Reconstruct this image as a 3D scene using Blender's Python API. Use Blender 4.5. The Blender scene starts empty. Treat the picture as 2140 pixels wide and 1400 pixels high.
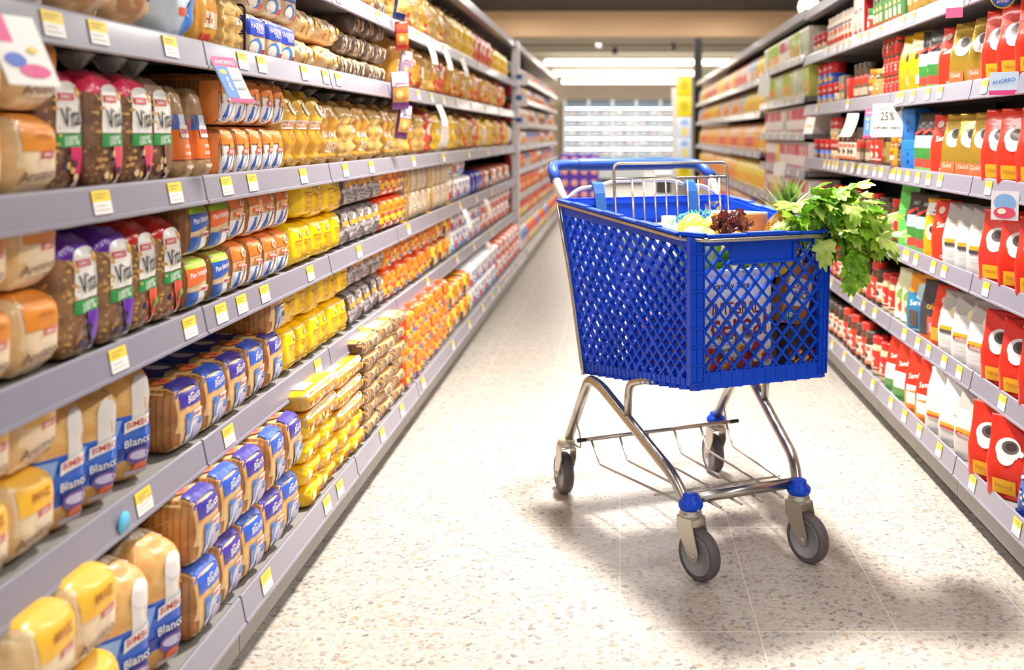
import bpy, bmesh, math, random
from math import sin, cos, pi, radians, sqrt
from mathutils import Vector, Matrix, noise
from mathutils.bvhtree import BVHTree
RNG = random.Random(11)
COL = bpy.context.scene.collection

# ------------------------------------------------------------------ materials
_M = {}
def lin(h):
    h = h.lstrip('#')
    c = [int(h[i:i+2], 16)/255 for i in (0, 2, 4)]
    return [x/12.92 if x <= .04045 else ((x+.055)/1.055)**2.4 for x in c] + [1]
def nodes(name):
    m = bpy.data.materials.new(name); m.use_nodes = True
    nt = m.node_tree; b = nt.nodes['Principled BSDF']
    return m, nt, b
def N(nt, typ, **kw):
    n = nt.nodes.new(typ)
    for k, v in kw.items():
        if k in n.inputs: n.inputs[k].default_value = v
        else: setattr(n, k, v)
    return n
def bump(nt, b, scale, strength, dist=.004, detail=2, coat=False):
    tc = N(nt, 'ShaderNodeTexCoord'); nz = N(nt, 'ShaderNodeTexNoise')
    nz.inputs['Scale'].default_value = scale; nz.inputs['Detail'].default_value = detail
    bp = N(nt, 'ShaderNodeBump'); bp.inputs['Strength'].default_value = strength; bp.inputs['Distance'].default_value = dist
    nt.links.new(tc.outputs['Object'], nz.inputs['Vector']); nt.links.new(nz.outputs['Fac'], bp.inputs['Height'])
    nt.links.new(bp.outputs['Normal'], b.inputs['Normal'])
    if coat: nt.links.new(bp.outputs['Normal'], b.inputs['Coat Normal'])
def solid(col, rough=.5, metal=0, coat=0, spec=.5):
    k = ('s', col, rough, metal, coat, spec)
    if k not in _M:
        m, nt, b = nodes('surface'); b.inputs['Base Color'].default_value = lin(col)
        b.inputs['Roughness'].default_value = rough; b.inputs['Metallic'].default_value = metal
        b.inputs['Coat Weight'].default_value = coat; b.inputs['Specular IOR Level'].default_value = spec
        b.inputs['Coat Roughness'].default_value = .1
        _M[k] = m
    return _M[k]
def film(col, rough=.32, st=.35, scale=22, metal=0, coat=.35, var=.0):
    """printed crinkly packaging film"""
    k = ('f', col, rough, st, scale, metal, coat, var)
    if k not in _M:
        m, nt, b = nodes('printed_film'); b.inputs['Base Color'].default_value = lin(col)
        b.inputs['Roughness'].default_value = rough; b.inputs['Metallic'].default_value = metal
        b.inputs['Coat Weight'].default_value = coat; b.inputs['Coat Roughness'].default_value = .12
        bump(nt, b, scale, st, .006, 3, True)
        _M[k] = m
    return _M[k]
def ink(col): return film(col, .4, .12, 30, 0, .25)
def bread(c1, c2, slices=0, coat=.45, nscale=30, speck=None):
    """bread seen through clear film"""
    k = ('b', c1, c2, slices, coat, nscale, speck)
    if k in _M: return _M[k]
    m, nt, b = nodes('wrapped_bread')
    tc = N(nt, 'ShaderNodeTexCoord'); nz = N(nt, 'ShaderNodeTexNoise'); nz.inputs['Scale'].default_value = nscale; nz.inputs['Detail'].default_value = 5
    cr = N(nt, 'ShaderNodeValToRGB'); cr.color_ramp.elements[0].color = lin(c1); cr.color_ramp.elements[1].color = lin(c2)
    cr.color_ramp.elements[0].position = .35; cr.color_ramp.elements[1].position = .65
    L = nt.links.new
    L(tc.outputs['Object'], nz.inputs['Vector']); L(nz.outputs['Fac'], cr.inputs['Fac'])
    out = cr.outputs['Color']
    if slices:
        w = N(nt, 'ShaderNodeTexWave', bands_direction='Y'); w.inputs['Scale'].default_value = slices; w.inputs['Distortion'].default_value = 1.2
        w.inputs['Detail'].default_value = 2
        L(tc.outputs['Object'], w.inputs['Vector'])
        mr = N(nt, 'ShaderNodeMapRange'); mr.inputs['To Min'].default_value = .62; mr.inputs['To Max'].default_value = 1.0; mr.inputs['From Max'].default_value = .5
        L(w.outputs['Fac'], mr.inputs['Value'])
        mx = N(nt, 'ShaderNodeMix', data_type='RGBA', blend_type='MULTIPLY'); mx.inputs[0].default_value = 1
        L(out, mx.inputs[6]); L(mr.outputs['Result'], mx.inputs[7]); out = mx.outputs[2]
    if speck:
        v = N(nt, 'ShaderNodeTexVoronoi'); v.inputs['Scale'].default_value = 95
        L(tc.outputs['Object'], v.inputs['Vector'])
        lt = N(nt, 'ShaderNodeMath', operation='LESS_THAN'); lt.inputs[1].default_value = .28; L(v.outputs['Distance'], lt.inputs[0])
        mx = N(nt, 'ShaderNodeMix', data_type='RGBA'); L(lt.outputs[0], mx.inputs[0]); L(out, mx.inputs[6]); mx.inputs[7].default_value = lin(speck); out = mx.outputs[2]
    L(out, b.inputs['Base Color']); b.inputs['Roughness'].default_value = .5
    b.inputs['Coat Weight'].default_value = coat; b.inputs['Coat Roughness'].default_value = .1
    bump(nt, b, 35, .4, .004, 3, True)
    _M[k] = m; return m
def clear(alpha=.22, tint='#f4f2ee'):
    k = ('c', alpha, tint)
    if k in _M: return _M[k]
    m, nt, b = nodes('clear_film'); b.inputs['Base Color'].default_value = lin(tint); b.inputs['Roughness'].default_value = .15
    bump(nt, b, 40, .8, .006, 3)
    tr = N(nt, 'ShaderNodeBsdfTransparent'); mix = N(nt, 'ShaderNodeMixShader')
    tc = N(nt, 'ShaderNodeTexCoord'); nz = N(nt, 'ShaderNodeTexNoise'); nz.inputs['Scale'].default_value = 30
    mr = N(nt, 'ShaderNodeMapRange'); mr.inputs['From Min'].default_value = .35; mr.inputs['From Max'].default_value = .7
    mr.inputs['To Min'].default_value = alpha*.5; mr.inputs['To Max'].default_value = min(1, alpha*1.8)
    L = nt.links.new
    L(tc.outputs['Object'], nz.inputs['Vector']); L(nz.outputs['Fac'], mr.inputs['Value']); L(mr.outputs['Result'], mix.inputs[0])
    L(tr.outputs[0], mix.inputs[1]); L(b.outputs[0], mix.inputs[2]); L(mix.outputs[0], nt.nodes['Material Output'].inputs['Surface'])
    _M[k] = m; return m
def emit(col, s):
    k = ('e', col, s)
    if k not in _M:
        m, nt, b = nodes('lamp_glow'); b.inputs['Base Color'].default_value = lin(col)
        b.inputs['Emission Color'].default_value = lin(col); b.inputs['Emission Strength'].default_value = s
        _M[k] = m
    return _M[k]

# ------------------------------------------------------------------ mesh builder
class MB:
    def __init__(s): s.v = []; s.f = []; s.fm = []; s.fs = []; s.mats = []
    def mi(s, m):
        if m not in s.mats: s.mats.append(m)
        return s.mats.index(m)
    def add(s, vs, fs, m, smooth=False):
        o = len(s.v); s.v.extend(tuple(v) for v in vs)
        fn = callable(m); k = None if fn else s.mi(m)
        for f in fs:
            s.f.append([i+o for i in f]); s.fs.append(smooth)
            if fn:
                p = [Vector(s.v[i]) for i in s.f[-1]]
                n = (p[1]-p[0]).cross(p[2]-p[0])
                if n.length < 1e-12 and len(p) > 3: n = (p[2]-p[0]).cross(p[3]-p[0])
                if n.length: n.normalize()
                c = sum(p, Vector())/len(p); s.fm.append(s.mi(m(n, c)))
            else: s.fm.append(k)
        return s
    def box(s, c, size, m, rot=None):
        hx, hy, hz = size[0]/2, size[1]/2, size[2]/2
        vs = [Vector((x*hx, y*hy, z*hz)) for z in (-1, 1) for y in (-1, 1) for x in (-1, 1)]
        if rot is not None: vs = [rot @ v for v in vs]
        vs = [v+Vector(c) for v in vs]
        return s.add(vs, [(0, 2, 3, 1), (4, 5, 7, 6), (0, 1, 5, 4), (2, 6, 7, 3), (0, 4, 6, 2), (1, 3, 7, 5)], m)
    def bevbox(s, c, size, m, r=.004, seg=2, rot=None):
        bm = bmesh.new(); bmesh.ops.create_cube(bm, size=1)
        for v in bm.verts: v.co = Vector((v.co.x*size[0], v.co.y*size[1], v.co.z*size[2]))
        bmesh.ops.bevel(bm, geom=list(bm.edges), offset=r, segments=seg, affect='EDGES', profile=.5)
        return s.bm(bm, m, True, c, rot)
    def bm(s, bm, m, smooth=True, c=(0, 0, 0), rot=None):
        bm.verts.index_update(); vs = [(rot @ v.co if rot is not None else v.co)+Vector(c) for v in bm.verts]
        s.add(vs, [[v.index for v in f.verts] for f in bm.faces], m, smooth); bm.free(); return s
    def tube(s, pts, r, m, n=10, closed=False, cap=True):
        pts = [Vector(p) for p in pts]; k = len(pts)
        rs = r if isinstance(r, (list, tuple)) else [r]*k
        T = []
        for i in range(k):
            a = pts[i-1] if (i > 0 or closed) else pts[i]; b = pts[(i+1) % k] if (i < k-1 or closed) else pts[i]
            t = b-a; T.append(t.normalized() if t.length else Vector((0, 0, 1)))
        u = T[0].orthogonal().normalized(); vs = []
        for i in range(k):
            u = (u-T[i]*u.dot(T[i])); u = u.normalized() if u.length > 1e-6 else T[i].orthogonal().normalized()
            w = T[i].cross(u)
            vs += [pts[i]+(u*cos(2*pi*j/n)+w*sin(2*pi*j/n))*rs[i] for j in range(n)]
        fs = []
        for i in range(k if closed else k-1):
            a, b = i*n, ((i+1) % k)*n
            fs += [(a+j, a+(j+1) % n, b+(j+1) % n, b+j) for j in range(n)]
        if cap and not closed: fs += [tuple(range(n))[::-1], tuple((k-1)*n+j for j in range(n))]
        return s.add(vs, fs, m, True)
    def lathe(s, prof, m, n=24, c=(0, 0, 0), rot=None):
        vs, fs = [], []
        for r, z in prof:
            vs += [Vector((r*cos(2*pi*j/n), r*sin(2*pi*j/n), z)) for j in range(n)]
        for i in range(len(prof)-1):
            a, b = i*n, (i+1)*n
            fs += [(a+j, a+(j+1) % n, b+(j+1) % n, b+j) for j in range(n)]
        if prof[0][0] > 1e-5: fs.append(tuple(range(n))[::-1])
        if prof[-1][0] > 1e-5: fs.append(tuple((len(prof)-1)*n+j for j in range(n)))
        if rot is not None: vs = [rot @ v for v in vs]
        vs = [v+Vector(c) for v in vs]
        return s.add(vs, fs, m, True)
    def loft(s, rings, m, n=28, cap=True, amp=0, freq=30, seed=0):
        """rings: (z, half_w, half_d, exponent, y_offset, x_offset)"""
        vs, fs = [], []
        for rg in rings:
            z, hw, hd, e = rg[:4]; yo = rg[4] if len(rg) > 4 else 0; xo = rg[5] if len(rg) > 5 else 0
            for j in range(n):
                a = 2*pi*(j+.5)/n; c_, s_ = cos(a), sin(a)
                p = Vector((xo+hw*math.copysign(abs(c_)**(2/e), c_), yo+hd*math.copysign(abs(s_)**(2/e), s_), z))
                if amp:
                    d = noise.noise(p*freq+Vector((seed*7.3, 0, seed*3.1)))*amp
                    p += Vector((c_, s_, 0))*d
                vs.append(p)
        for i in range(len(rings)-1):
            a, b = i*n, (i+1)*n
            fs += [(a+j, a+(j+1) % n, b+(j+1) % n, b+j) for j in range(n)]
        if cap: fs += [tuple(range(n))[::-1], tuple((len(rings)-1)*n+j for j in range(n))]
        return s.add(vs, fs, m, True)
    def merge(s, o):
        k = len(s.v); s.v += o.v
        for f, m, sm in zip(o.f, o.fm, o.fs):
            s.f.append([i+k for i in f]); s.fm.append(s.mi(o.mats[m])); s.fs.append(sm)
        return s
    def xf(s, M): s.v = [tuple(M @ Vector(v)) for v in s.v]; return s
    def mesh(s, name):
        me = bpy.data.meshes.new(name); me.from_pydata(s.v, [], s.f)
        for m in s.mats: me.materials.append(m)
        me.polygons.foreach_set('material_index', s.fm); me.polygons.foreach_set('use_smooth', s.fs)
        me.update(); return me

def bend(pts, rad=.03, seg=5, closed=False):
    """polyline with rounded corners"""
    P = [Vector(p) for p in pts]; out = []; k = len(P)
    for i in range(k):
        if not closed and i in (0, k-1): out.append(P[i]); continue
        a, b, c = P[i-1], P[i], P[(i+1) % k]
        r = min(rad, (a-b).length*.45, (c-b).length*.45)
        p0 = b+(a-b).normalized()*r; p1 = b+(c-b).normalized()*r
        for j in range(seg+1):
            t = j/seg; out.append(p0*(1-t)**2+b*2*t*(1-t)+p1*t*t)
    return out

# ------------------------------------------------------------------ printed marks (flat shapes laid on a curved pack)
_T = {}
def text_geo(s):
    if s not in _T:
        cu = bpy.data.curves.new('lettering', 'FONT'); cu.body = s; cu.align_x = 'CENTER'; cu.align_y = 'CENTER'; cu.size = 1
        cu.resolution_u = 2; cu.offset = .012
        ob = bpy.data.objects.new('lettering', cu); COL.objects.link(ob)
        dg = bpy.context.evaluated_depsgraph_get(); me = ob.evaluated_get(dg).to_mesh()
        vs = [(v.co.x, v.co.y) for v in me.vertices]; fs = [tuple(p.vertices) for p in me.polygons]
        ob.evaluated_get(dg).to_mesh_clear(); bpy.data.objects.remove(ob); bpy.data.curves.remove(cu)
        xs = [v[0] for v in vs] or [0, 1]; x0, x1 = min(xs), max(xs); W = max(x1-x0, 1e-3)
        ys = [v[1] for v in vs] or [0, 1]; yc = (min(ys)+max(ys))/2
        _T[s] = ([((x-(x0+x1)/2)/W, (y-yc)/W) for x, y in vs], fs)
    return _T[s]
def shape2d(it, U, V):
    """returns verts in metres (u centred, v from 0), faces, colour"""
    k = it[0]
    if k == 'r':
        _, x0, z0, x1, z1, col = it
        nu = max(1, min(18, int(abs(x1-x0)*U/.007))); nv = max(1, min(24, int(abs(z1-z0)*V/.008)))
        vs = [((x0+(x1-x0)*i/nu)*U, (z0+(z1-z0)*j/nv)*V) for j in range(nv+1) for i in range(nu+1)]
        fs = [(j*(nu+1)+i, j*(nu+1)+i+1, (j+1)*(nu+1)+i+1, (j+1)*(nu+1)+i) for j in range(nv) for i in range(nu)]
        return vs, fs, col
    if k == 'e':
        _, cx, cz, rx, rz, col = it; n = 26 if max(rx*U, rz*V) > .012 else 14; rings = (.2, .4, .6, .8, 1) if max(rx*U, rz*V) > .02 else (.5, 1)
        vs = [(cx*U, cz*V)]+[((cx+rx*q*cos(2*pi*j/n))*U, (cz+rz*q*sin(2*pi*j/n))*V) for q in rings for j in range(n)]
        fs = [(0, 1+j, 1+(j+1) % n) for j in range(n)]
        for q in range(len(rings)-1):
            a, b = 1+q*n, 1+(q+1)*n
            fs += [(a+j, b+j, b+(j+1) % n, a+(j+1) % n) for j in range(n)]
        return vs, fs, col
    if k == 'p':
        _, pts, col = it
        bm = bmesh.new(); f = bm.faces.new([bm.verts.new((x*U, 0, z*V)) for x, z in pts])
        bmesh.ops.triangulate(bm, faces=[f])
        for _i in range(3):
            ed = [e for e in bm.edges if e.calc_length() > .010]
            if not ed: break
            bmesh.ops.subdivide_edges(bm, edges=ed, cuts=1); bmesh.ops.triangulate(bm, faces=list(bm.faces))
        bm.verts.index_update()
        r = [(v.co.x, v.co.z) for v in bm.verts], [[v.index for v in f.verts] for f in bm.faces], col
        bm.free(); return r
    if k == 't':
        s, cx, cz, wf, col = it[1:6]; a = radians(it[6]) if len(it) > 6 else 0
        gv, gf = text_geo(s); W = wf*U
        tall = it[7] if len(it) > 7 else 1
        vs = [(cx*U+W*(x*cos(a)-y*tall*sin(a)), cz*V+W*(x*sin(a)+y*tall*cos(a))) for x, y in gv]
        if W < .025: return vs, gf, col
        bm = bmesh.new(); bv = [bm.verts.new((x, 0, z)) for x, z in vs]
        for f in gf:
            try: bm.faces.new([bv[i] for i in f])
            except ValueError: pass
        for _i in range(2):
            ed = [e for e in bm.edges if e.calc_length() > .006]
            if not ed: break
            bmesh.ops.subdivide_edges(bm, edges=ed, cuts=1); bmesh.ops.triangulate(bm, faces=list(bm.faces))
        bm.verts.index_update(); r = [(v.co.x, v.co.z) for v in bm.verts], [[v.index for v in f.verts] for f in bm.faces], col
        bm.free(); return r
def decals(body, dims, prints, base=.0014):
    """project prints onto the body; prints = [(face, item), ...] or items (front face)"""
    w, d, h = dims; bvh = BVHTree.FromPolygons([Vector(v) for v in body.v], body.f); out = MB()
    cnt = {}
    for it in prints:
        face = 'F'
        if it[0] in 'FTLRB' and len(it) == 2 and isinstance(it[1], tuple): face, it = it
        U, V = {'F': (w, h), 'T': (d, w), 'L': (d, h), 'R': (d, h), 'B': (w, d)}[face]
        same = it[0] == 'q'
        if same: it = ('r',)+it[1:]
        k = cnt.get(face, 0); cnt[face] = k+(0 if same else 1)
        vs, fs, col = shape2d(it, U, V); off = base+.00042*min(k, 26)+(.0002 if same else 0); P = []
        for u, v in vs:
            if face == 'F': o, dr = Vector((u, -2, v)), Vector((0, 1, 0))
            elif face == 'T': o, dr = Vector((-w/2+v, -u, 2)), Vector((0, 0, -1))
            elif face == 'B': o, dr = Vector((u, -d/2+v, 2)), Vector((0, 0, -1))
            elif face == 'L': o, dr = Vector((-2, -u, v)), Vector((1, 0, 0))
            else: o, dr = Vector((2, u, v)), Vector((-1, 0, 0))
            hit = bvh.ray_cast(o, dr, 4)
            P.append(hit[0]-dr*off if hit[0] is not None else None)
        good = [f for f in fs if all(P[i] is not None for i in f)]
        if face == 'F': lim = d*.6
        elif face in 'TB': lim = h*.5
        else: lim = w*.6
        ax = {'F': 1, 'T': 2, 'B': 2, 'L': 0, 'R': 0}[face]
        good = [f for f in good if max(P[i][ax] for i in f)-min(P[i][ax] for i in f) < lim]
        used = sorted({i for f in good for i in f}); mp = {i: q for q, i in enumerate(used)}
        if good: out.add([P[i] for i in used], [[mp[i] for i in f] for f in good], col if not isinstance(col, str) else ink(col), True)
    return out

# ------------------------------------------------------------------ object helpers
LABELS = {}
def tag(o, label, cat, group=None):
    if label in LABELS: LABELS[label] += 1; print('DUP LABEL', label)
    LABELS.setdefault(label, 1)
    if len(label.split()) > 16: print('LONG', label)
    o['label'] = label; o['category'] = cat
    if group: o['group'] = group
def thing(name, label, cat, loc=(0, 0, 0), rz=0, group=None):
    o = bpy.data.objects.new(name, None); COL.objects.link(o); o.empty_display_size = .05
    o.location = loc; o.rotation_euler = (0, 0, rz); tag(o, label, cat, group); return o
def link(name, me, parent=None, loc=(0, 0, 0), rot=(0, 0, 0)):
    if isinstance(me, MB): me = me.mesh(name)
    o = bpy.data.objects.new(name, me); COL.objects.link(o); o.location = loc; o.rotation_euler = rot
    if parent: o.parent = parent
    return o
def struct(name, me, loc=(0, 0, 0)):
    o = link(name, me, None, loc); o['kind'] = 'structure'; return o
def place(proto, label, loc, rz=0, group=None, tilt=0, scale=1, roll=0):
    """one more instance of a product: own object, own part objects, shared meshes"""
    name, cat, parts = proto[:3]
    if len(parts) == 1:
        o = link(name, parts[0][1]); tag(o, label, cat, group)
    else:
        o = thing(name, label, cat, group=group)
        for pn, me in parts: link(pn, me, o)
    o.location = loc; o.rotation_euler = (tilt, roll, rz)
    o.scale = (scale,)*3 if not isinstance(scale, tuple) else scale
    return o
_O1 = 'zeroth first second third fourth fifth sixth seventh eighth ninth tenth eleventh twelfth thirteenth fourteenth fifteenth sixteenth seventeenth eighteenth nineteenth'.split()
_T1 = {2: 'twent', 3: 'thirt', 4: 'fort', 5: 'fift', 6: 'sixt'}
def ordw(n):
    if n < 20: return _O1[n]
    t, u = divmod(n, 10)
    return _T1[t]+('ieth' if u == 0 else 'y-'+_O1[u])
# ------------------------------------------------------------------ product bodies
def rbox(w, d, h, m, r=.015, bulge=.006, seg=6, amp=.002, freq=22, seed=0, fn=None, ease=True):
    bm = bmesh.new(); bmesh.ops.create_cube(bm, size=2)
    bmesh.ops.subdivide_edges(bm, edges=list(bm.edges), cuts=seg, use_grid_fill=True)
    H = (w/2, d/2, h/2)
    for v in bm.verts:
        p = v.co.copy(); q = []
        for i in range(3):
            a = p[i]
            if ease: a = math.copysign(1-(1-abs(a))**1.35, a)     # more points near the edges
            q.append(a*H[i])
        q = Vector(q); inn = Vector([max(-(H[i]-r), min(H[i]-r, q[i])) for i in range(3)]); dr = q-inn
        if dr.length > 1e-9: q = inn+dr.normalized()*min(dr.length, r)
        for i in range(3):
            j, k = (i+1) % 3, (i+2) % 3
            q[i] += math.copysign(bulge*abs(p[i])**4*(1-p[j]**2)*(1-p[k]**2), p[i])
        if amp: q += q.normalized()*noise.noise(v.co*freq*.12+Vector((seed*5.1, seed, 0)))*amp*2
        q.z += h/2
        if fn: q = fn(q, p)
        v.co = q
    return MB().bm(bm, m, True)
def neck(w, h, z0, m=None, lean=0, seed=0, flare=.9, d=None):
    """gathered clear bag end above a pack"""
    m = m or clear(.15); k = 26; rings = []; vs = []; d = d or w*.8
    for i in range(7):
        t = i/6; z = z0+h*t
        if t < .3: q = 1-t/.3*.8
        else: q = .2+(t-.3)/.7*flare*.7
        for j in range(k):
            a = 2*pi*j/k; n_ = 1+.22*noise.noise(Vector((cos(a)*3, sin(a)*3, t*2+seed*9)))+(.14 if j % 2 else -.14)*min(1, t*2)
            vs.append((w*.5*q*cos(a)*n_+lean*t*h, d*.5*q*sin(a)*n_, z+h*.08*noise.noise(Vector((cos(a)*4, sin(a)*4, seed)))*t))
    fs = [(i*k+j, i*k+(j+1) % k, (i+1)*k+(j+1) % k, (i+1)*k+j) for i in range(6) for j in range(k)]
    return MB().add(vs, fs, m, True)
def star_fold(w, d, h, m):
    """the star shaped end fold of the clear wrapper on the side that faces the camera"""
    return m
PROTO = {}
def reg(key, kind, cat, parts):
    PROTO[key] = (kind, cat, [(n, p.mesh(n) if isinstance(p, MB) else p) for n, p in parts]); return PROTO[key]
def pack(key, kind, cat, dims, m, prints=(), extra=(), one=False, body='wrapper', pname='film_print', **kw):
    b = rbox(*dims, m, **kw); dc = decals(b, dims, prints) if prints else None
    if one:
        if dc: b.merge(dc)
        for _n, e in extra: b.merge(e)
        return reg(key, kind, cat, [(kind, b)])
    ps = [(body, b)]
    if dc and dc.f: ps.append((pname, dc))
    return reg(key, kind, cat, ps+list(extra))
F = lambda *a: a
# ---- palette
RED, WHT, BLU, NAVY, YEL, ORG = '#c8202c', '#f3f1ec', '#1557c8', '#1a2f8c', '#f5c800', '#ee7a1c'
CRUST = bread('#b9772f', '#d79a4f'); CRUMB = bread('#e2b473', '#f0cd95', 0, .5, 18); SLICE = bread('#a8662a', '#c98a45', 26)
SLICE2 = bread('#8a5226', '#ab7034', 30); DARKB = bread('#6a452d', '#8f6444', 0, .5, 40, '#b8905f')
def loafm(front, side=SLICE, top=CRUMB):
    return lambda n, c: top if n.z > .6 else (side if abs(n.x) > .5 else front)
def star(dims):
    out = []
    for a in (36, 60, 144, 216, 300, 324):
        x, z = cos(radians(a)), sin(radians(a))
        px, pz = -z*.004, x*.008
        out.append(('L', F('p', [(.2, .5), (.2+x*.22+px, .5+z*.40+pz), (.2+x*.22-px, .5+z*.40-pz)], '#c9a878')))
    return out
# ---- square country loaf in pale paper film (Artesano)
def artesano(key, patch, word):
    m = bread('#ecd0a6', '#f6e2c4', 0, .4, 12)
    pr = [F('r', -.36, .56, .44, .97, patch), F('r', -.02, .46, .26, .56, '#d8404c'), F('t', 'BIMBO', .12, .51, .2, WHT),
          F('t', 'Artesano', -.05, .24, .66, '#85654f', 4), F('t', word, .05, .76, .36, '#b0722a'), ('T', F('r', .1, .1, .48, .9, patch)),
          F('r', -.3, .09, .34, .11, '#c9a27c')]
    return pack(key, 'country_loaf', 'bread', (.118, .26, .112), loafm(m, bread('#e0b478', '#efcf9c'), m), pr, r=.024, bulge=.008, seg=7, amp=.003)
artesano('art_orange', '#e08a22', 'ORIGINAL'); artesano('art_yellow', '#f2b932', 'MAIZ')
# ---- upright seeded loaves (Vital)
def vital(key, cap, sw, fruit, side=False):
    m = DARKB if 'p' in key[6:7] and 'purple' not in key else bread('#80583a', '#a87c50', 0, .5, 40, '#d0a868'); dims = (.094, .115, .188)
    def fn(q, p):
        t = q.z/.188
        if t > .82: q.y *= 1-(t-.82)*1.2; q.x *= 1-(t-.82)*.5
        return q
    capm = film(cap, .25, .6, 30) if cap else bread('#8d6a50', '#b79a80')
    mm = lambda n, c: capm if c.z > .158 else m
    pr = [F('r', -.34, .48, .49, .84, '#efece6'), F('e', .08, .84, .4, .08, '#efece6'), F('r', -.3, .755, .12, .815, '#d5303f'), F('t', 'BIMBO', -.09, .785, .3, '#f2e6e2'), F('e', .26, .83, .08, .05, '#e8a72a'),
          F('t', 'Vital', .03, .62, .58, '#3b3532', 8, 1.5), F('r', -.38, .36, .49, .47, '#2f9a4e'), F('t', '100%', .03, .415, .46, '#e9f2e6', 4),
          F('p', [(.0, .36), (.49, .36), (.49, .02), (.2, .02)], sw), F('r', .2, .02, .49, .1, WHT)]
    for i in range(7): pr.append(F('e', RNG.uniform(-.32, .3), RNG.uniform(.08, .3), .07, .035, RNG.choice(fruit)))
    for i in range(12): pr.append(F('e', RNG.uniform(-.48, -.37), RNG.uniform(.1, .8), .03, .016, '#d9b06c'))
    if side: pr += [('L', F('r', -.05, .04, .3, .8, '#6e2430')), ('L', F('t', 'PAN CADA DIA', .13, .42, 1.0, '#e8dccd', 90))]
    return pack(key, 'seeded_loaf_bag', 'bread', dims, mm, pr, [('bag_neck', neck(.085, .044, .182, seed=len(key)))], r=.02, bulge=.006, seg=8, amp=.003, fn=fn)
FRU = ['#3a2a4a', '#4a2436', '#e7cf9a', '#e0b35c', '#3b3044']
vital('vital_pink', '#e0245a', '#cf1f62', FRU); vital('vital_pink2', '#e8355f', '#e2506a', FRU, True); vital('vital_plain', None, '#8a6044', ['#d8c2a2', '#c7a67c', '#b58d62'])
vital('vital_purple', '#6a24a8', '#6a2bb0', ['#2b2546', '#3a3156', '#c99a52']); vital('vital_red', '#d42a25', '#e4573a', ['#c23a2a', '#d8543a', '#2f2a48', '#79a23a'])
# ---- narrow orange and blue bag (BIMBO toast)
def fn_tri(q, p):
    t = q.z/.18; q.x *= 1-.35*t; q.y *= 1-.5*t; return q
pack('orange_bag', 'sandwich_bread_bag', 'bread', (.085, .11, .18), lambda n, c: bread('#9c7448', '#c9a67a') if c.z > .13 or c.z < .03 else film('#ea7220'),
     [F('r', -.5, .55, .5, .72, '#3a63b4'), F('r', -.16, .57, .12, .72, '#dfe4ee'), F('r', -.2, .46, .36, .6, WHT), F('t', 'BIMBO', .08, .53, .5, RED), F('t', 'cero', .05, .36, .28, WHT),
      F('t', 'azucar', .03, .28, .36, WHT), F('r', -.5, .2, .5, .215, '#7b3b16'), F('t', 'integral', .03, .13, .4, WHT)], r=.018, seg=7, fn=fn_tri)
# ---- small square loaves with orange top
SW = [F('p', [(-.42, .05), (-.1, .05), (.2, .42), (-.42, .42)], '#f0eef0'), F('p', [(-.42, .05), (-.2, .05), (.0, .4), (-.22, .4)], '#2d63b8'), F('p', [(.0, .06), (.42, .06), (.42, .44), (.28, .44)], '#f2efee')]
pack('orange_loaf', 'sliced_loaf_pack', 'bread', (.092, .24, .105), loafm(bread('#d9a568', '#ecc795'), SLICE, bread('#b5602a', '#e08a3c')),
     [F('r', -.42, .66, .42, .97, '#ec7a22')]+SW+[F('e', .12, .8, .16, .1, '#f8d9b0'), F('r', -.3, .5, .1, .6, '#e8692a'), F('r', -.05, .43, .36, .53, WHT), F('t', 'BIMBO', .16, .48, .34, RED),
      F('t', '0%', .12, .8, .2, RED), F('t', 'azucar', -.1, .56, .3, WHT), ('T', F('r', .05, .08, .48, .92, '#e8762a'))]+star(0), r=.018, seg=7, bulge=.007)
pack('orange_crisp', 'sliced_loaf_pack', 'bread', (.078, .22, .103), loafm(bread('#caa06a', '#e4c294'), SLICE2, bread('#b5602a', '#e08a3c')),
     [F('r', -.44, .02, .44, .62, '#eceaec'), F('r', -.44, .66, .44, .97, '#ef7f28')]+SW+[F('e', .1, .62, .18, .1, '#f09a3c'), F('r', -.2, .44, .34, .56, '#e8552a'), F('t', 'BIMBO', .08, .5, .44, WHT),
      ('L', F('r', .3, .0, .48, .9, '#e98a3a'))], r=.016, seg=7, bulge=.006)
def integral(key, c):
    pack(key, 'sliced_loaf_pack', 'bread', (.105, .25, .1), loafm(bread('#d8b784', '#edd6ab'), SLICE2, bread('#8d8a3a', '#a9a04a')),
         [F('r', -.42, .82, .42, .98, '#a6d62c'), F('p', [(-.42, .82), (.42, .82), (.42, .55), (-.42, .45)], c), F('t', 'Pan Integral' if c != '#1f58b4' else 'Pan blanco', 0, .69, .66, WHT, 5),
          F('p', [(-.42, .05), (-.1, .05), (.0, .35), (-.42, .35)], '#2d63b8'), F('p', [(-.05, .05), (.25, .05), (.2, .3), (.0, .3)], '#eef0f4'), F('r', .02, .3, .36, .42, WHT), F('t', 'BIMBO', .19, .36, .3, RED), F('p', [(.36, .05), (.42, .05), (.42, .5), (.34, .4)], '#a6d62c')],
         r=.018, seg=7)
integral('integral_orange', '#ec6a26'); integral('integral_blue', '#1f58b4')
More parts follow.
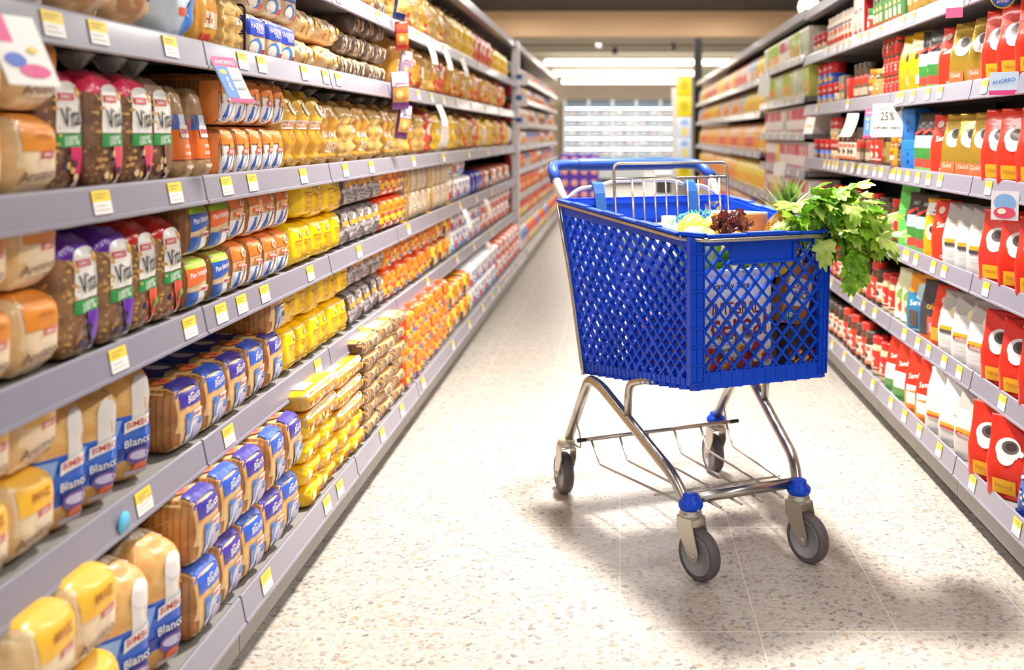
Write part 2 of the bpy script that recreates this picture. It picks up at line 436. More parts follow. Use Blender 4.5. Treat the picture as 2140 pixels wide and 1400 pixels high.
# ---- white sandwich bread standing in a blue wrapper
def fn_up(q, p):
    t = q.z/.205
    if t > .8: q.x *= 1-(t-.8)*1.1; q.y *= 1-(t-.8)*1.1
    return q
def upright(key, h=.205, blue='#1d62d0'):
    def mm(n, c): return film(blue) if h*.2 < c.z < h*.56 else bread('#d79c4e', '#ecc27d')
    pack(key, 'sandwich_bread_bag', 'bread', (.108, .12, h), mm,
         [F('r', .08, .5, .5, .8, '#e9e4e2'), F('e', .28, .8, .2, .1, '#e9e4e2'), F('p', [(-.48, .2), (-.3, .2), (-.1, .55), (-.48, .55)], '#8fb4ea'), F('r', -.46, .38, -.22, .47, '#2c9a3c'),
          F('p', [(-.5, .2), (-.1, .2), (.0, .28), (-.5, .3)], NAVY), F('p', [(.0, .2), (.5, .2), (.5, .36), (.0, .3)], NAVY), F('p', [(-.06, .42), (.46, .47), (.46, .57), (-.06, .52)], WHT), F('t', 'BIMBO', .2, .495, .44, RED, 5), F('t', 'Blanco', .2, .335, .48, WHT, 6),
          F('e', .22, .2, .22, .075, '#6b4a9c'), F('e', .22, .21, .17, .04, '#cfc7e6'), F('e', .24, .1, .13, .045, '#e46a3a'), F('r', -.02, .03, .46, .08, '#cdbfd0')],
         [('bag_neck', neck(.09, .085, h*.96, clear(.4), lean=-.35, seed=len(key), flare=1.2) if key[-1] == 'c' else neck(.07, .05, h*.97, seed=len(key)))], r=.026, seg=8, fn=lambda q, p: fn_up(q, p), amp=.004)
upright('upright_a'); upright('upright_b', .19, '#1f6ad8'); upright('upright_c', .2, '#1f5fd0')
# ---- long white loaf lying with its printed top
CHK = []
for i in range(9):
    for j in range(4):
        if (i+j) % 2: CHK.append(('T', F('q', -.46+i*.075, .06+j*.15, -.46+(i+1)*.075, .06+(j+1)*.15, RNG.choice(['#3f74c8', '#2a58b4', '#6f97d6']))))
def lying(key, corner='#3a2c9c'):
    dims = (.118, .36, .124)
    pr = [('T', F('r', -.47, .02, .26, .98, '#143f9c'))]+CHK+[('T', F('t', 'BIMBO', -.22, .75, .36, '#c9b8b4', 0, 1.25)), ('T', F('t', 'BIMBO', -.22, .75, .345, '#b32832', 0, 1.2)), ('T', F('t', 'Blanco', -.1, .36, .4, WHT, 0, 1.2)), ('T', F('e', .19, .3, .11, .24, '#5a4a98')), ('T', F('e', .19, .3, .075, .14, '#e8e4ee')), ('T', F('e', .36, .35, .06, .22, '#e8823a')), ('T', F('e', .375, .35, .025, .1, '#d6405a')),
          F('r', -.34, .66, .47, .96, corner), ('T', F('r', .42, .1, .495, .97, corner)), F('t', 'Blanco', .1, .79, .42, WHT, 8, 1.2), F('r', -.22, .03, .46, .56, '#e3e2ea'), F('p', [(-.22, .2), (-.02, .2), (.06, .56), (-.22, .56)], '#4f79c4'), F('r', -.22, .46, .02, .56, '#1f6fc8'), F('r', .02, .42, .34, .56, WHT), F('t', 'BIMBO', .18, .49, .3, '#d8452c'),
          F('p', [(.0, .03), (.3, .03), (.36, .34), (.1, .3)], '#b9b2d0'), F('r', .3, .1, .44, .22, '#e0704a'), F('r', .22, .3, .4, .4, '#3c6fc0')]+star(0)
    return pack(key, 'sandwich_loaf', 'bread', dims, loafm(bread('#dfae6c', '#efcb92'), SLICE, CRUMB), pr, r=.022, seg=8, bulge=.006, amp=.003)
lying('lying_a'); lying('lying_b', '#2558c8')
# ---- coloured film toast packs
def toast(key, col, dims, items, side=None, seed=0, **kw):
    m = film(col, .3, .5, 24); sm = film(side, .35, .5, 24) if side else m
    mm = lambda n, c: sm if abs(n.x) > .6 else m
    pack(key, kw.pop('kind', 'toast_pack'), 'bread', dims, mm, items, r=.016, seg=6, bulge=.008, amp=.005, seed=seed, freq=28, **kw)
TXT = [F('e', .1, .76, .1, .08, '#8a7a9c'), F('e', .1, .77, .06, .05, WHT), F('r', -.25, .58, .38, .61, '#b0671e'), F('t', 'Tostado', .06, .5, .6, '#c98a10'), F('t', 'clasico', .06, .36, .5, '#d29a1a'), F('r', -.3, .12, .36, .15, '#d8a818'), F('r', -.3, .2, .3, .23, '#d8a818')]
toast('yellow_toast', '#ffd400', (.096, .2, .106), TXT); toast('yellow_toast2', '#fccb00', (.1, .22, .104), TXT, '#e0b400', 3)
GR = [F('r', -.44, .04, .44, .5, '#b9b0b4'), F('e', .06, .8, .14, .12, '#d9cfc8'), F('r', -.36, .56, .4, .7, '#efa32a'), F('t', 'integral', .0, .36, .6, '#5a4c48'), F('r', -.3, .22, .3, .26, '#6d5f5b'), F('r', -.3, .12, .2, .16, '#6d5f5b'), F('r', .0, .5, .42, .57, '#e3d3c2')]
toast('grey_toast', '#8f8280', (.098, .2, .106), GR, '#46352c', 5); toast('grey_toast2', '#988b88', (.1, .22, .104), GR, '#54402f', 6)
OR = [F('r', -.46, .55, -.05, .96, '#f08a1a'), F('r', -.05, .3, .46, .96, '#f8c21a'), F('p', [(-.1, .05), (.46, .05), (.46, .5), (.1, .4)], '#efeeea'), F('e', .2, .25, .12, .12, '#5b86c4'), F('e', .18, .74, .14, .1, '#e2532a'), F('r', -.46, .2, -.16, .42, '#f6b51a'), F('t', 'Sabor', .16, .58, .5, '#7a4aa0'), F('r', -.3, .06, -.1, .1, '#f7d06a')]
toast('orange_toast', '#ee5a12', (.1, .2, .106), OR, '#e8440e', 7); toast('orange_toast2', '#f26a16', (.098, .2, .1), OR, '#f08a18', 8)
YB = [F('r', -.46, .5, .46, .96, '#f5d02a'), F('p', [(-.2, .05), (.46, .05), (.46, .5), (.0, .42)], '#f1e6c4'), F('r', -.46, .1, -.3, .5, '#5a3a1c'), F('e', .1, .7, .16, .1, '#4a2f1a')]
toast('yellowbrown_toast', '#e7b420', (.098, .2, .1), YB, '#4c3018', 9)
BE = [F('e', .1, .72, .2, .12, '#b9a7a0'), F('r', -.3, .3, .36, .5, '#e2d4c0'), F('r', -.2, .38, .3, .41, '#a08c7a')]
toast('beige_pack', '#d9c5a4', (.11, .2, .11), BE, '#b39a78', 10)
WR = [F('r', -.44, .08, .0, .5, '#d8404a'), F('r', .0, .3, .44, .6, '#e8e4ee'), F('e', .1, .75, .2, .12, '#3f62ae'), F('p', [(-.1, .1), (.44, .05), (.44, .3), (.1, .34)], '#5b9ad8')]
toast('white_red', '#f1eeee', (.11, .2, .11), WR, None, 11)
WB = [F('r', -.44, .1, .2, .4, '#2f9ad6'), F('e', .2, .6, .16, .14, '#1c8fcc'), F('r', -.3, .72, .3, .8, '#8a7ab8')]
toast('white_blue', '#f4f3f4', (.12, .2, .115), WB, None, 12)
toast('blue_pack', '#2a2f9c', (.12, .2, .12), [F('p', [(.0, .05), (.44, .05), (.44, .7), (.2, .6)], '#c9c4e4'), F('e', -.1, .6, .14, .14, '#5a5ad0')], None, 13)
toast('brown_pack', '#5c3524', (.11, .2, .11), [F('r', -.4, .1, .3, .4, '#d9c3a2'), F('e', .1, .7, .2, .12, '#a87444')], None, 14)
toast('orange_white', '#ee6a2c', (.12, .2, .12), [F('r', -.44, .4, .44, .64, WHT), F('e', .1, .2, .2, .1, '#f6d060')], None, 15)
# ---- flat packs of toasts (Tostadas) stacked on the bottom shelf
def flat(key, w, h, col, side, print_):
    m = film(col, .25, .5, 26); sm = film(side, .3, .5, 26)
    pack(key, 'flat_toast_pack', 'bread', (w, .25, h), lambda n, c: sm if abs(n.x) > .6 else m, print_, r=.012, seg=7, bulge=.004, amp=.004)
flat('flat_gold', .27, .046, '#e9a81c', '#c8a24a', [('T', F('t', 'Tostadas', -.06, .26, .46, '#d8481a', 0, 1.1)), ('T', F('r', -.28, .14, .16, .16, '#d8481a')), ('T', F('r', .22, .1, .42, .4, '#e9e4da')), ('T', F('r', .46, .02, .49, .98, '#f2ead6')), ('T', F('t', 'Tostadas', -.06, .72, .46, '#d8481a', 0, 1.1)),
     F('r', -.48, .78, .48, .9, '#efe2c4')]+[F('e', -.4+i*.1, .42, .035, .22, ['#f3dda0', '#d6791e', '#f0c24a'][i % 3]) for i in range(9)])
flat('flat_yellow', .135, .046, '#f6c90c', '#efc00a', [F('e', -.3, .5, .1, .25, '#f3e3a0'), F('e', .3, .5, .06, .25, '#8a5a6a'), F('r', -.4, .1, .4, .25, '#f0a818'), F('r', -.1, .4, .2, .7, '#e88a1c')])
flat('flat_brown', .19, .042, '#c99a58', '#4a3020', [('T', F('r', -.3, .1, .45, .9, '#e8c48c')), ('T', F('r', .3, .2, .44, .6, '#efe3cc'))]+[F('r', -.46+i*.1, .1, -.41+i*.1, .9, ['#7d614c', '#d9c7b0', '#a88764'][i % 3]) for i in range(9)])
# ---- bags of buns: one lumpy body per bag
def buns(key, w, d, h, nx, nz, m, prints=(), top=None, kind='bun_bag', taper=.25, cat='bread', tail=True):
    def fn(q, p):
        b = abs(cos(pi*nx*(p.x+1)/2+pi/2)) if nx > 0 else 1
        c = abs(cos(pi*nz*(p.z+1)/2+pi/2))
        s = .70+.32*(b*c)**.5
        q.y *= s; q.x *= (.85+.16*c)
        t = q.z/h
        if t > .8: q.x *= 1-(t-.8)*taper*5; q.y *= 1-(t-.8)*taper*6
        return q
    mm = m if not top else (lambda n, c: top if c.z > h*.8 else m)
    pack(key, kind, cat, (w, d, h), mm, prints, [('bag_neck', neck(w*.45, .034, h*.985, seed=len(key), d=d*.5))] if tail else [], r=.03, seg=12, bulge=.008, fn=fn, amp=.004)
BUN = bread('#c07f1c', '#e6ad40', 0, .6, 14); BUN2 = bread('#bd8e34', '#dfba70', 0, .6, 14); BUN3 = bread('#cf9320', '#eec04a', 0, .6, 14)
GU = lambda: [F('r', -.4, .5, .42, .62, '#f2e6d0'), F('t', 'GUDALU', .02, .56, .72, '#e2481a'), F('t', 'Yoga', .05, .41, .5, '#e8741a'), F('t', 'extra', .08, .3, .5, '#e8a01a'), F('e', .1, .78, .14, .09, '#f3ead8'), F('r', -.2, .05, .0, .12, '#eee6dc')]
buns('gudalu', .112, .13, .2, 1, 4, bread('#dc9a1c', '#f0bd3c', 0, .6, 14), GU(), film('#e8b81a'))
buns('bun_a', .17, .15, .19, 2, 4, BUN, [F('r', -.3, .4, .25, .5, '#f0e2c8'), F('t', 'BIMBO', -.02, .45, .48, '#d8502a'), F('t', 'Bollos', .05, .3, .5, '#f2ead8'), F('t', 'suaves', .12, .2, .44, '#f2ead8')])
buns('bun_b', .19, .15, .185, 3, 5, BUN2, [F('r', .05, .5, .34, .62, '#efe2ce'), F('t', 'pan', .2, .56, .2, '#b0483a')])
buns('bun_c', .2, .16, .2, 2, 3, BUN3, [F('r', -.2, .1, .2, .35, '#e8462a'), F('r', -.35, .5, .3, .62, '#f1dcc8'), F('t', 'Hot Dog', 0, .56, .5, '#b8283a')])
buns('bun_d', .19, .15, .2, 4, 1, bread('#c8831a', '#e6aa38', 0, .6, 12), [F('r', -.1, .3, .4, .55, '#f4e4c4'), F('t', 'Hot', .15, .43, .3, '#c0443c'), F('r', -.2, .05, .3, .2, '#e2402a')])
buns('bun_y', .2, .16, .2, 3, 4, film('#f2c41c', .3, .4, 18), [F('e', .1, .5, .2, .12, '#f6e6b0'), F('r', -.3, .3, .0, .4, '#eaa01c')])
buns('bun_r', .19, .15, .2, 3, 4, bread('#c9302a', '#e8563c', 0, .6, 25), [F('e', .0, .55, .25, .15, '#f4e2d0'), F('e', .1, .25, .15, .1, '#f2c21c')])
buns('wrapw', .15, .14, .17, 2, 1, bread('#dcd2c4', '#f1ece2', 0, .6, 20), [F('r', -.3, .3, .3, .5, '#e9e0d2')])
# ---- top shelf: white bags, blue packs, rolled tortillas
pack('white_bag', 'rustic_loaf_bag', 'bread', (.14, .2, .125), bread('#d8d4da', '#eeeae8', 0, .5, 14), [F('r', -.4, .1, .1, .5, '#c9a06c'), F('r', -.1, .5, .4, .85, '#3f66b8'), F('p', [(-.4, .55), (-.1, .55), (.1, .9), (-.4, .9)], '#e6e4ea')], r=.04, seg=8, bulge=.012, amp=.008)
pack('baguette_bag', 'rustic_loaf_bag', 'bread', (.13, .24, .12), bread('#d9a876', '#edc99e', 0, .5, 14), [F('r', -.1, .45, .45, .95, '#2f5fae'), F('r', -.45, .2, -.05, .55, '#c08a5c'), F('t', '6', .12, .72, .2, '#f0d040')], r=.045, seg=8, bulge=.012, amp=.006)
pack('blue_white_bag', 'rustic_loaf_bag', 'bread', (.14, .2, .13), film('#d6e4f2', .25, .7, 22), [F('r', -.45, .6, .2, .95, '#3a3aa8'), F('p', [(-.1, .05), (.3, .05), (.4, .8), (.1, .8)], '#2f86d8'), F('r', -.35, .3, -.1, .42, '#e26a4a'), F('r', .22, .62, .46, .9, '#4a44b0')], r=.03, seg=8, bulge=.01, amp=.007)
pack('harina', 'flour_tortilla_pack', 'bread', (.115, .22, .1), loafm(bread('#e2c6a0', '#f2dfc2'), bread('#d8b48a', '#ecd2ac'), bread('#e2c6a0', '#f2dfc2')),
     [F('r', -.48, .5, .44, .96, '#1f3fc0'), F('t', 'HARINA', -.05, .74, .6, '#e8e4f0'), F('t', 'TRIGO', .05, .62, .4, '#e8e4f0'), F('e', -.1, .24, .3, .2, '#2a7ccc'), F('e', -.2, .2, .22, .16, '#e9e0d4'), F('r', .1, .06, .4, .2, '#e8644a'), ('L', F('r', -.2, .5, .48, .95, '#22379c'))], r=.016, seg=6)
pack('tortilla', 'rolled_tortilla_pack', 'bread', (.21, .24, .07), bread('#dca24a', '#f0cf96', 0, .6, 26), [F('e', -.3+i*.15, .5+.2*(-1)**i, .09, .24, ['#f0dca8', '#eaa63c', '#e8e0d4'][i % 3]) for i in range(5)], r=.03, seg=8, amp=.006)
pack('choc_roll', 'chocolate_cake_pack', 'bread', (.14, .22, .062), lambda n, c: bread('#cfa463', '#e3c188') if n.z > .6 else film('#6e5846', .25, .6, 40), [F('r', -.4+i*.2, .1, -.28+i*.2, .9, ['#b9a79a', '#d8b48a', '#8c7460', '#e0cdb8'][i % 4]) for i in range(5)], r=.016, seg=6, amp=.005)
# ---- hanging strip pouches
def strip(key, col, col2, top=WHT):
    b = MB().loft([(0, .034, .004, 6), (.012, .034, .007, 4), (.05, .034, .016, 3), (.1, .034, .014, 3), (.13, .034, .006, 4), (.142, .034, .003, 6)], film(col, .25, .5, 30), 24, amp=.002)
    b.merge(decals(b, (.068, .03, .142), [F('r', -.48, .62, .48, .95, top), F('r', -.46, .2, .46, .6, col2), F('e', -.1, .4, .2, .12, '#e9c27a'), F('e', .18, .32, .16, .1, '#d89a4a'), F('t', 'galletas', 0, .7, .7, '#a03a6a')]))
    reg(key, 'snack_pouch', 'snack', [('snack_pouch', b)])
strip('strip_blue', '#1a3f86', '#e0c27c', '#e2cf9c'); strip('strip_red', '#d8361e', '#f08a3a', '#e2502e'); strip('strip_lilac', '#b8a6bc', '#a88ab0', '#c9b8c4'); strip('strip_purple', '#7a3a8c', '#d99a4a', '#efe9ea'); strip('strip_purple2', '#6a2c74', '#d8a052', '#dfe4ee')

# ------------------------------------------------------------------ coffee side
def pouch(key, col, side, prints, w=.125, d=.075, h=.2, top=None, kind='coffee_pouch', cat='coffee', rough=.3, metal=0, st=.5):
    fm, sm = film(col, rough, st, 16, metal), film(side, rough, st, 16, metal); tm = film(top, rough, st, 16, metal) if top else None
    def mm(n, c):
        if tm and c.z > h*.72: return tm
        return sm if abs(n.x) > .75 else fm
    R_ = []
    for i, t in enumerate((0, .02, .06, .15, .28, .42, .56, .68, .78, .86, .92, .955, .958, 1)):
        dd = d/2*(1-.05*(t < .03)) if t < .3 else d/2*max(.05, 1-((t-.3)/.63)**1.6)
        ww = w/2*(1-.03*sin(pi*min(1, t*1.1))-.06*max(0, t-.6)) * (.97 if t == 0 else 1)
        R_.append((t*h, ww, max(dd, .0025), 7 if t < .9 else 8, -.004*sin(pi*t)))
    b = MB().loft(R_, mm, 44, amp=.0035, freq=24, seed=len(key)+h*50)
    dc = decals(b, (w, d, h), prints)
    reg(key, kind, cat, [('bag', b), ('film_print', dc)])
CUP = [F('e', -.02, .62, .27, .14, '#e6e1dd'), F('e', -.04, .55, .2, .12, '#ece8e5'), F('e', .02, .65, .18, .078, '#5c524d'), F('e', .04, .66, .12, .046, '#3c2a24'), F('e', .27, .6, .06, .035, '#e6e1dd')]
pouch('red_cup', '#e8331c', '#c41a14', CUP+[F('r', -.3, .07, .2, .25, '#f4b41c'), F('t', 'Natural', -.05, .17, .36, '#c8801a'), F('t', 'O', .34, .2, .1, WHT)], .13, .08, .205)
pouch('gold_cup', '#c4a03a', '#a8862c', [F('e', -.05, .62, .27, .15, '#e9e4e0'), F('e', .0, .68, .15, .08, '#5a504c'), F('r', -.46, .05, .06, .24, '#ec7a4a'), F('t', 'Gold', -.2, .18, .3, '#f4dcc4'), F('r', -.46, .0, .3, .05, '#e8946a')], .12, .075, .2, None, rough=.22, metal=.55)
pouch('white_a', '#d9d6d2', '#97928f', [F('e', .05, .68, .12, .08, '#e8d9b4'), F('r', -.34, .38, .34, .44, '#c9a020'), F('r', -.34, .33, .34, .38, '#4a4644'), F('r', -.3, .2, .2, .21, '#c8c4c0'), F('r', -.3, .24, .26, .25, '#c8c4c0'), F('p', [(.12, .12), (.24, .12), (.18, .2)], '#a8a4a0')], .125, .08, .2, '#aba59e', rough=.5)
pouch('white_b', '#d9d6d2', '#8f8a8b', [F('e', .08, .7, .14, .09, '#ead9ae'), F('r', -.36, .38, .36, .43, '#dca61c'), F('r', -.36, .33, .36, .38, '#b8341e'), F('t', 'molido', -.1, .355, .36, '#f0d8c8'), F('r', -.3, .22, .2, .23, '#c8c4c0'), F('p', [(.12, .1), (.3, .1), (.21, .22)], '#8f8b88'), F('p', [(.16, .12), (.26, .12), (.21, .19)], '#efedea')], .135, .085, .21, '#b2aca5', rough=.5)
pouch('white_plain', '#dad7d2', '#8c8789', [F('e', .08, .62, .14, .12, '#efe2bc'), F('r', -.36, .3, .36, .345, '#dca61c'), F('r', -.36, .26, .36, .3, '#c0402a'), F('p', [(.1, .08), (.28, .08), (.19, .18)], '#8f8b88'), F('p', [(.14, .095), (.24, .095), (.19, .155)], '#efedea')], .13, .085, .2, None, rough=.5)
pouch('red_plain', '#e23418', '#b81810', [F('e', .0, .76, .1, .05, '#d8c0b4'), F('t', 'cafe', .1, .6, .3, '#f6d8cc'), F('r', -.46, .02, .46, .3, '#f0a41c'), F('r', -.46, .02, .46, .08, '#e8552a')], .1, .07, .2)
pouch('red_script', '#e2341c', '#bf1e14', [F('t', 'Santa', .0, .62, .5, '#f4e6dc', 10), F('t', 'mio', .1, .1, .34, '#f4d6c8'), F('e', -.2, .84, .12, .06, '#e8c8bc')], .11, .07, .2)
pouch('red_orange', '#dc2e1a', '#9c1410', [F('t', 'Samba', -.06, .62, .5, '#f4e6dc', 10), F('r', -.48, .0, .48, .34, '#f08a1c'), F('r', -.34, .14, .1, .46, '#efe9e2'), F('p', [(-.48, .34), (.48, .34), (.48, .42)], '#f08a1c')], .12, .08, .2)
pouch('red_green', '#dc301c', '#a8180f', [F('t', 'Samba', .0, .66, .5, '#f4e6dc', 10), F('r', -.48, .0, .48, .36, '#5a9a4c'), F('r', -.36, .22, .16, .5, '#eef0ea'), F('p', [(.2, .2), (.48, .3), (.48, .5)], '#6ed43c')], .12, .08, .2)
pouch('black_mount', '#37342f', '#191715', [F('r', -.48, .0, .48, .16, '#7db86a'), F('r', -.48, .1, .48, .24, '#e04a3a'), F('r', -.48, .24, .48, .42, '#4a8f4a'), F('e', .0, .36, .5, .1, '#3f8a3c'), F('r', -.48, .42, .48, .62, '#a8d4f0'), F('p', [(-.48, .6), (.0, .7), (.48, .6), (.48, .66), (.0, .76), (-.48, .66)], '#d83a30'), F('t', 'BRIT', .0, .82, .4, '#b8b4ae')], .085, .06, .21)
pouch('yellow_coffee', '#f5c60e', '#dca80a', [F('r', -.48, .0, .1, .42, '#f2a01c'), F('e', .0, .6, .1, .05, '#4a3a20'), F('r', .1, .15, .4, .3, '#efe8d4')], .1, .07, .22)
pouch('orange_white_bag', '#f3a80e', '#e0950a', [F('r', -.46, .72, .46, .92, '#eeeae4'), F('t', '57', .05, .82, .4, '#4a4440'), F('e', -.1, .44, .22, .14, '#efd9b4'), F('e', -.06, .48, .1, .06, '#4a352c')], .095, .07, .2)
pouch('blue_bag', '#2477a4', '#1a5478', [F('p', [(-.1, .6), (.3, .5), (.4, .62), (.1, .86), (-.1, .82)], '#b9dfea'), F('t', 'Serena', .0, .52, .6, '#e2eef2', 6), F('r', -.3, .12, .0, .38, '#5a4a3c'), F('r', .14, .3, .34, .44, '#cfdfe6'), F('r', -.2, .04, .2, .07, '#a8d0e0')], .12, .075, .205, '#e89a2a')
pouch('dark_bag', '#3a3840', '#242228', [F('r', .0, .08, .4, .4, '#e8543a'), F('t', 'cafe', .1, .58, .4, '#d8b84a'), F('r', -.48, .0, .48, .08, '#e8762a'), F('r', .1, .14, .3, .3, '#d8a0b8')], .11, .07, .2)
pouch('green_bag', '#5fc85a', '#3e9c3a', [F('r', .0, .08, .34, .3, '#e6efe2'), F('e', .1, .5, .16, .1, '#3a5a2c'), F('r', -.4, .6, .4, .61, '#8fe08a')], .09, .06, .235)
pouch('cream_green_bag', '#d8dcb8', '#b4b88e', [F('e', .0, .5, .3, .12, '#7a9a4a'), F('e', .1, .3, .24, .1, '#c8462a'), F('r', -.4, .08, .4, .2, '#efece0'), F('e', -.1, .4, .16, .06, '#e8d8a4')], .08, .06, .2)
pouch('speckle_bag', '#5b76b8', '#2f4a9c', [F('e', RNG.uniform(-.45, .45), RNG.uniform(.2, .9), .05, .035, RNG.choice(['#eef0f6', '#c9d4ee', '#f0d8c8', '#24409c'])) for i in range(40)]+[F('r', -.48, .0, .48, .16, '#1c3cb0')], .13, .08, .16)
# ---- jars, tins
COFG = solid('#4a2a18', .12, 0, .8)
def jar(key, r, h, lid, label, prints=(), body=None, wide=.9, kind='coffee_jar', lh=.17, bump_=0):
    body = body or COFG; z1 = h*(1-lh); n = 22
    b = MB().lathe([(r*.86, 0), (r*.98, .004), (r, .012), (r, z1*.82), (r*.96, z1*.9), (r*wide*.82, z1), (r*wide*.82, z1+.002)], body, n)
    l = MB().lathe([(r*wide*.96, z1-.002), (r*wide, z1+.001), (r*wide, h-.004), (r*wide*.95, h), (r*.2, h)], solid(lid, .35, 0, .4), n)
    zl0, zl1 = h*.14, z1*.78
    lab = MB().lathe([(r*1.006, zl0), (r*1.012, zl0+.001), (r*1.012, zl1), (r*1.006, zl1+.001)], ink(label), n)
    cover = MB(); cover.merge(b); cover.merge(lab)
    dc = decals(cover, (2*r, 2*r, h), prints); lab.merge(dc)
    reg(key, kind, 'coffee jar', [('glass_jar', b), ('lid', l), ('label_band', lab)])
jar('jar_red', .042, .15, '#c81c14', '#cc2a20', [F('t', 'Cafe', .0, .45, .5, WHT), F('e', .0, .3, .2, .08, '#f0d8b0'), F('r', -.4, .2, .4, .22, WHT)], solid('#d8c49a', .12, 0, .8))
jar('jar_redtall', .036, .17, '#d8301a', '#d03224', [F('t', 'Cafe', .0, .5, .5, WHT), F('e', .0, .3, .24, .08, '#efe0c8'), F('r', -.4, .18, .4, .2, WHT)], solid('#6a3a22', .12, 0, .8))
jar('jar_small', .026, .075, '#d83222', '#d5352a', [F('r', -.4, .3, .1, .6, WHT), F('t', 'Cafe', -.1, .45, .5, RED)], solid('#7a4628', .15, 0, .8))
jar('jar_dark', .034, .15, '#4a4038', '#e2d6c4', [F('r', -.4, .5, .4, .6, '#e8683a'), F('e', .0, .38, .3, .08, '#5a4030'), F('t', 'Cafe', .0, .55, .4, WHT), F('r', -.45, .15, .45, .22, '#e87a4a')], COFG)
jar('jar_brown', .033, .165, '#5a4a3c', '#7a5c48', [F('r', -.4, .45, .0, .7, '#e2402c'), F('r', .1, .45, .4, .7, '#e2402c'), F('r', -.4, .15, .4, .35, '#c8b49a')], solid('#5a4434', .3, 0, .5), lh=.3)
jar('jar_orange', .04, .125, '#e8861a', '#f09a1c', [F('r', -.2, .3, .3, .42, '#f6ecdc'), F('t', 'decaf', .0, .52, .6, '#8a3a1a'), F('r', -.1, .18, .2, .26, '#7a5ab0')], solid('#a86a2c', .12, 0, .8))
jar('jar_gold', .036, .12, '#c9a84a', '#b89a5a', [F('r', -.3, .3, .3, .5, '#e8d8b0'), F('t', 'Gold', .0, .42, .5, '#6a4a24')], solid('#6a4a2c', .12, 0, .8))
jar('jar_olive', .034, .16, '#3a342c', '#a8863c', [F('r', -.3, .3, .3, .5, '#d8c08a')], solid('#4a3420', .12, 0, .8))
jar('bottle_white', .024, .16, '#efe6d4', '#f2e8d4', [F('e', .0, .5, .3, .12, '#e2543a'), F('r', -.4, .16, .4, .3, '#d8402a'), F('r', -.4, .62, .4, .66, '#2f5aa8')], solid('#e9d9b8', .3, 0, .5), wide=.7, kind='creamer_bottle', lh=.16)
jar('bottle_green', .022, .17, '#4a8a4c', '#5a8a4a', [F('r', -.3, .2, .3, .4, '#e8dcc4'), F('e', .0, .5, .3, .06, '#d8c49a'), F('r', -.4, .14, .4, .18, '#c8502c')], solid('#4a4a2c', .15, 0, .7), wide=.6, kind='sauce_bottle', lh=.14)
jar('spice_jar', .026, .11, '#3f9a50', '#e2452c', [F('e', .0, .4, .3, .14, '#f0e6d8'), F('r', -.4, .14, .4, .22, '#3f9a4a')], solid('#d8d0bc', .2, 0, .7), kind='spice_jar', lh=.24)
def tin(key, r, h, c1, c2, prints):
    b = MB().lathe([(r*.97, 0), (r, .003), (r, h*.5)], ink(c2), 24).lathe([(r, h*.5), (r, h-.003), (r*.97, h)], ink(c1), 24).lathe([(r*.97, h-.001), (r*.9, h-.003), (r*.1, h-.003)], solid('#b8b6b2', .3, .8), 24)
    b.merge(decals(b, (2*r, 2*r, h), prints)); reg(key, 'milk_tin', 'tin', [('milk_tin', b)])
tin('tin_blue', .045, .11, '#d0201c', '#1f5fc0', [F('t', 'Nido', .0, .72, .6, '#f4e6e0', 8), F('e', -.1, .26, .18, .16, '#f0d8a0'), F('e', .24, .22, .12, .12, '#e8b04a')])
tin('tin_red', .044, .11, '#c81e18', '#d8c08a', [F('t', 'Nido', .0, .74, .6, '#f4e6e0', 8), F('e', .0, .26, .24, .18, '#b87a34'), F('e', .1, .3, .1, .1, '#f0e0b8')])
def carton(key, kind, cat, dims, col, prints, r=.003, one=False):
    b = MB().bevbox((0, 0, dims[2]/2), dims, ink(col), r, 2); dc = decals(b, dims, prints, .0006)
    if one: return reg(key, kind, cat, [(kind, b.merge(dc))])
    return reg(key, kind, cat, [('carton', b), ('film_print', dc)])
carton('blue_box', 'coffee_box', 'box', (.085, .07, .115), '#1f78cc', [F('e', .0, .3, .1, .07, '#173f78'), F('e', .0, .55, .07, .05, '#173f78'), F('r', -.3, .72, .3, .74, '#4a9ae0'), ('R', F('e', .0, .3, .1, .07, '#173f78')), ('R', F('e', .0, .55, .07, .05, '#173f78'))])
carton('brown_box', 'coffee_box', 'box', (.07, .06, .13), '#6a5648', [F('r', -.4, .5, .4, .7, '#e8683a'), F('r', -.3, .15, .3, .4, '#d8c4a4')])
carton('red_box', 'coffee_box', 'box', (.075, .06, .11), '#d8281c', [F('r', -.3, .05, .1, .25, '#f0b81c'), F('e', .0, .6, .2, .12, '#a81810')])
carton('pod_box', 'coffee_box', 'box', (.08, .1, .19), '#f0ece6', [F('r', -.45, .55, .45, .95, '#f2eee8'), F('r', -.3, .6, -.05, .68, '#d42a2c'), F('r', -.2, .68, -.16, .86, '#4a4440'), F('r', .1, .6, .3, .68, '#d42a2c'), F('r', .2, .68, .24, .86, '#4a4440'), F('r', -.3, .12, -.05, .2, '#d42a2c'), F('r', -.2, .2, -.16, .38, '#4a4440'), F('r', .1, .12, .3, .2, '#d42a2c'), F('r', .2, .2, .24, .38, '#4a4440'), ('R', F('r', -.5, .0, .5, 1, '#c8202c'))])
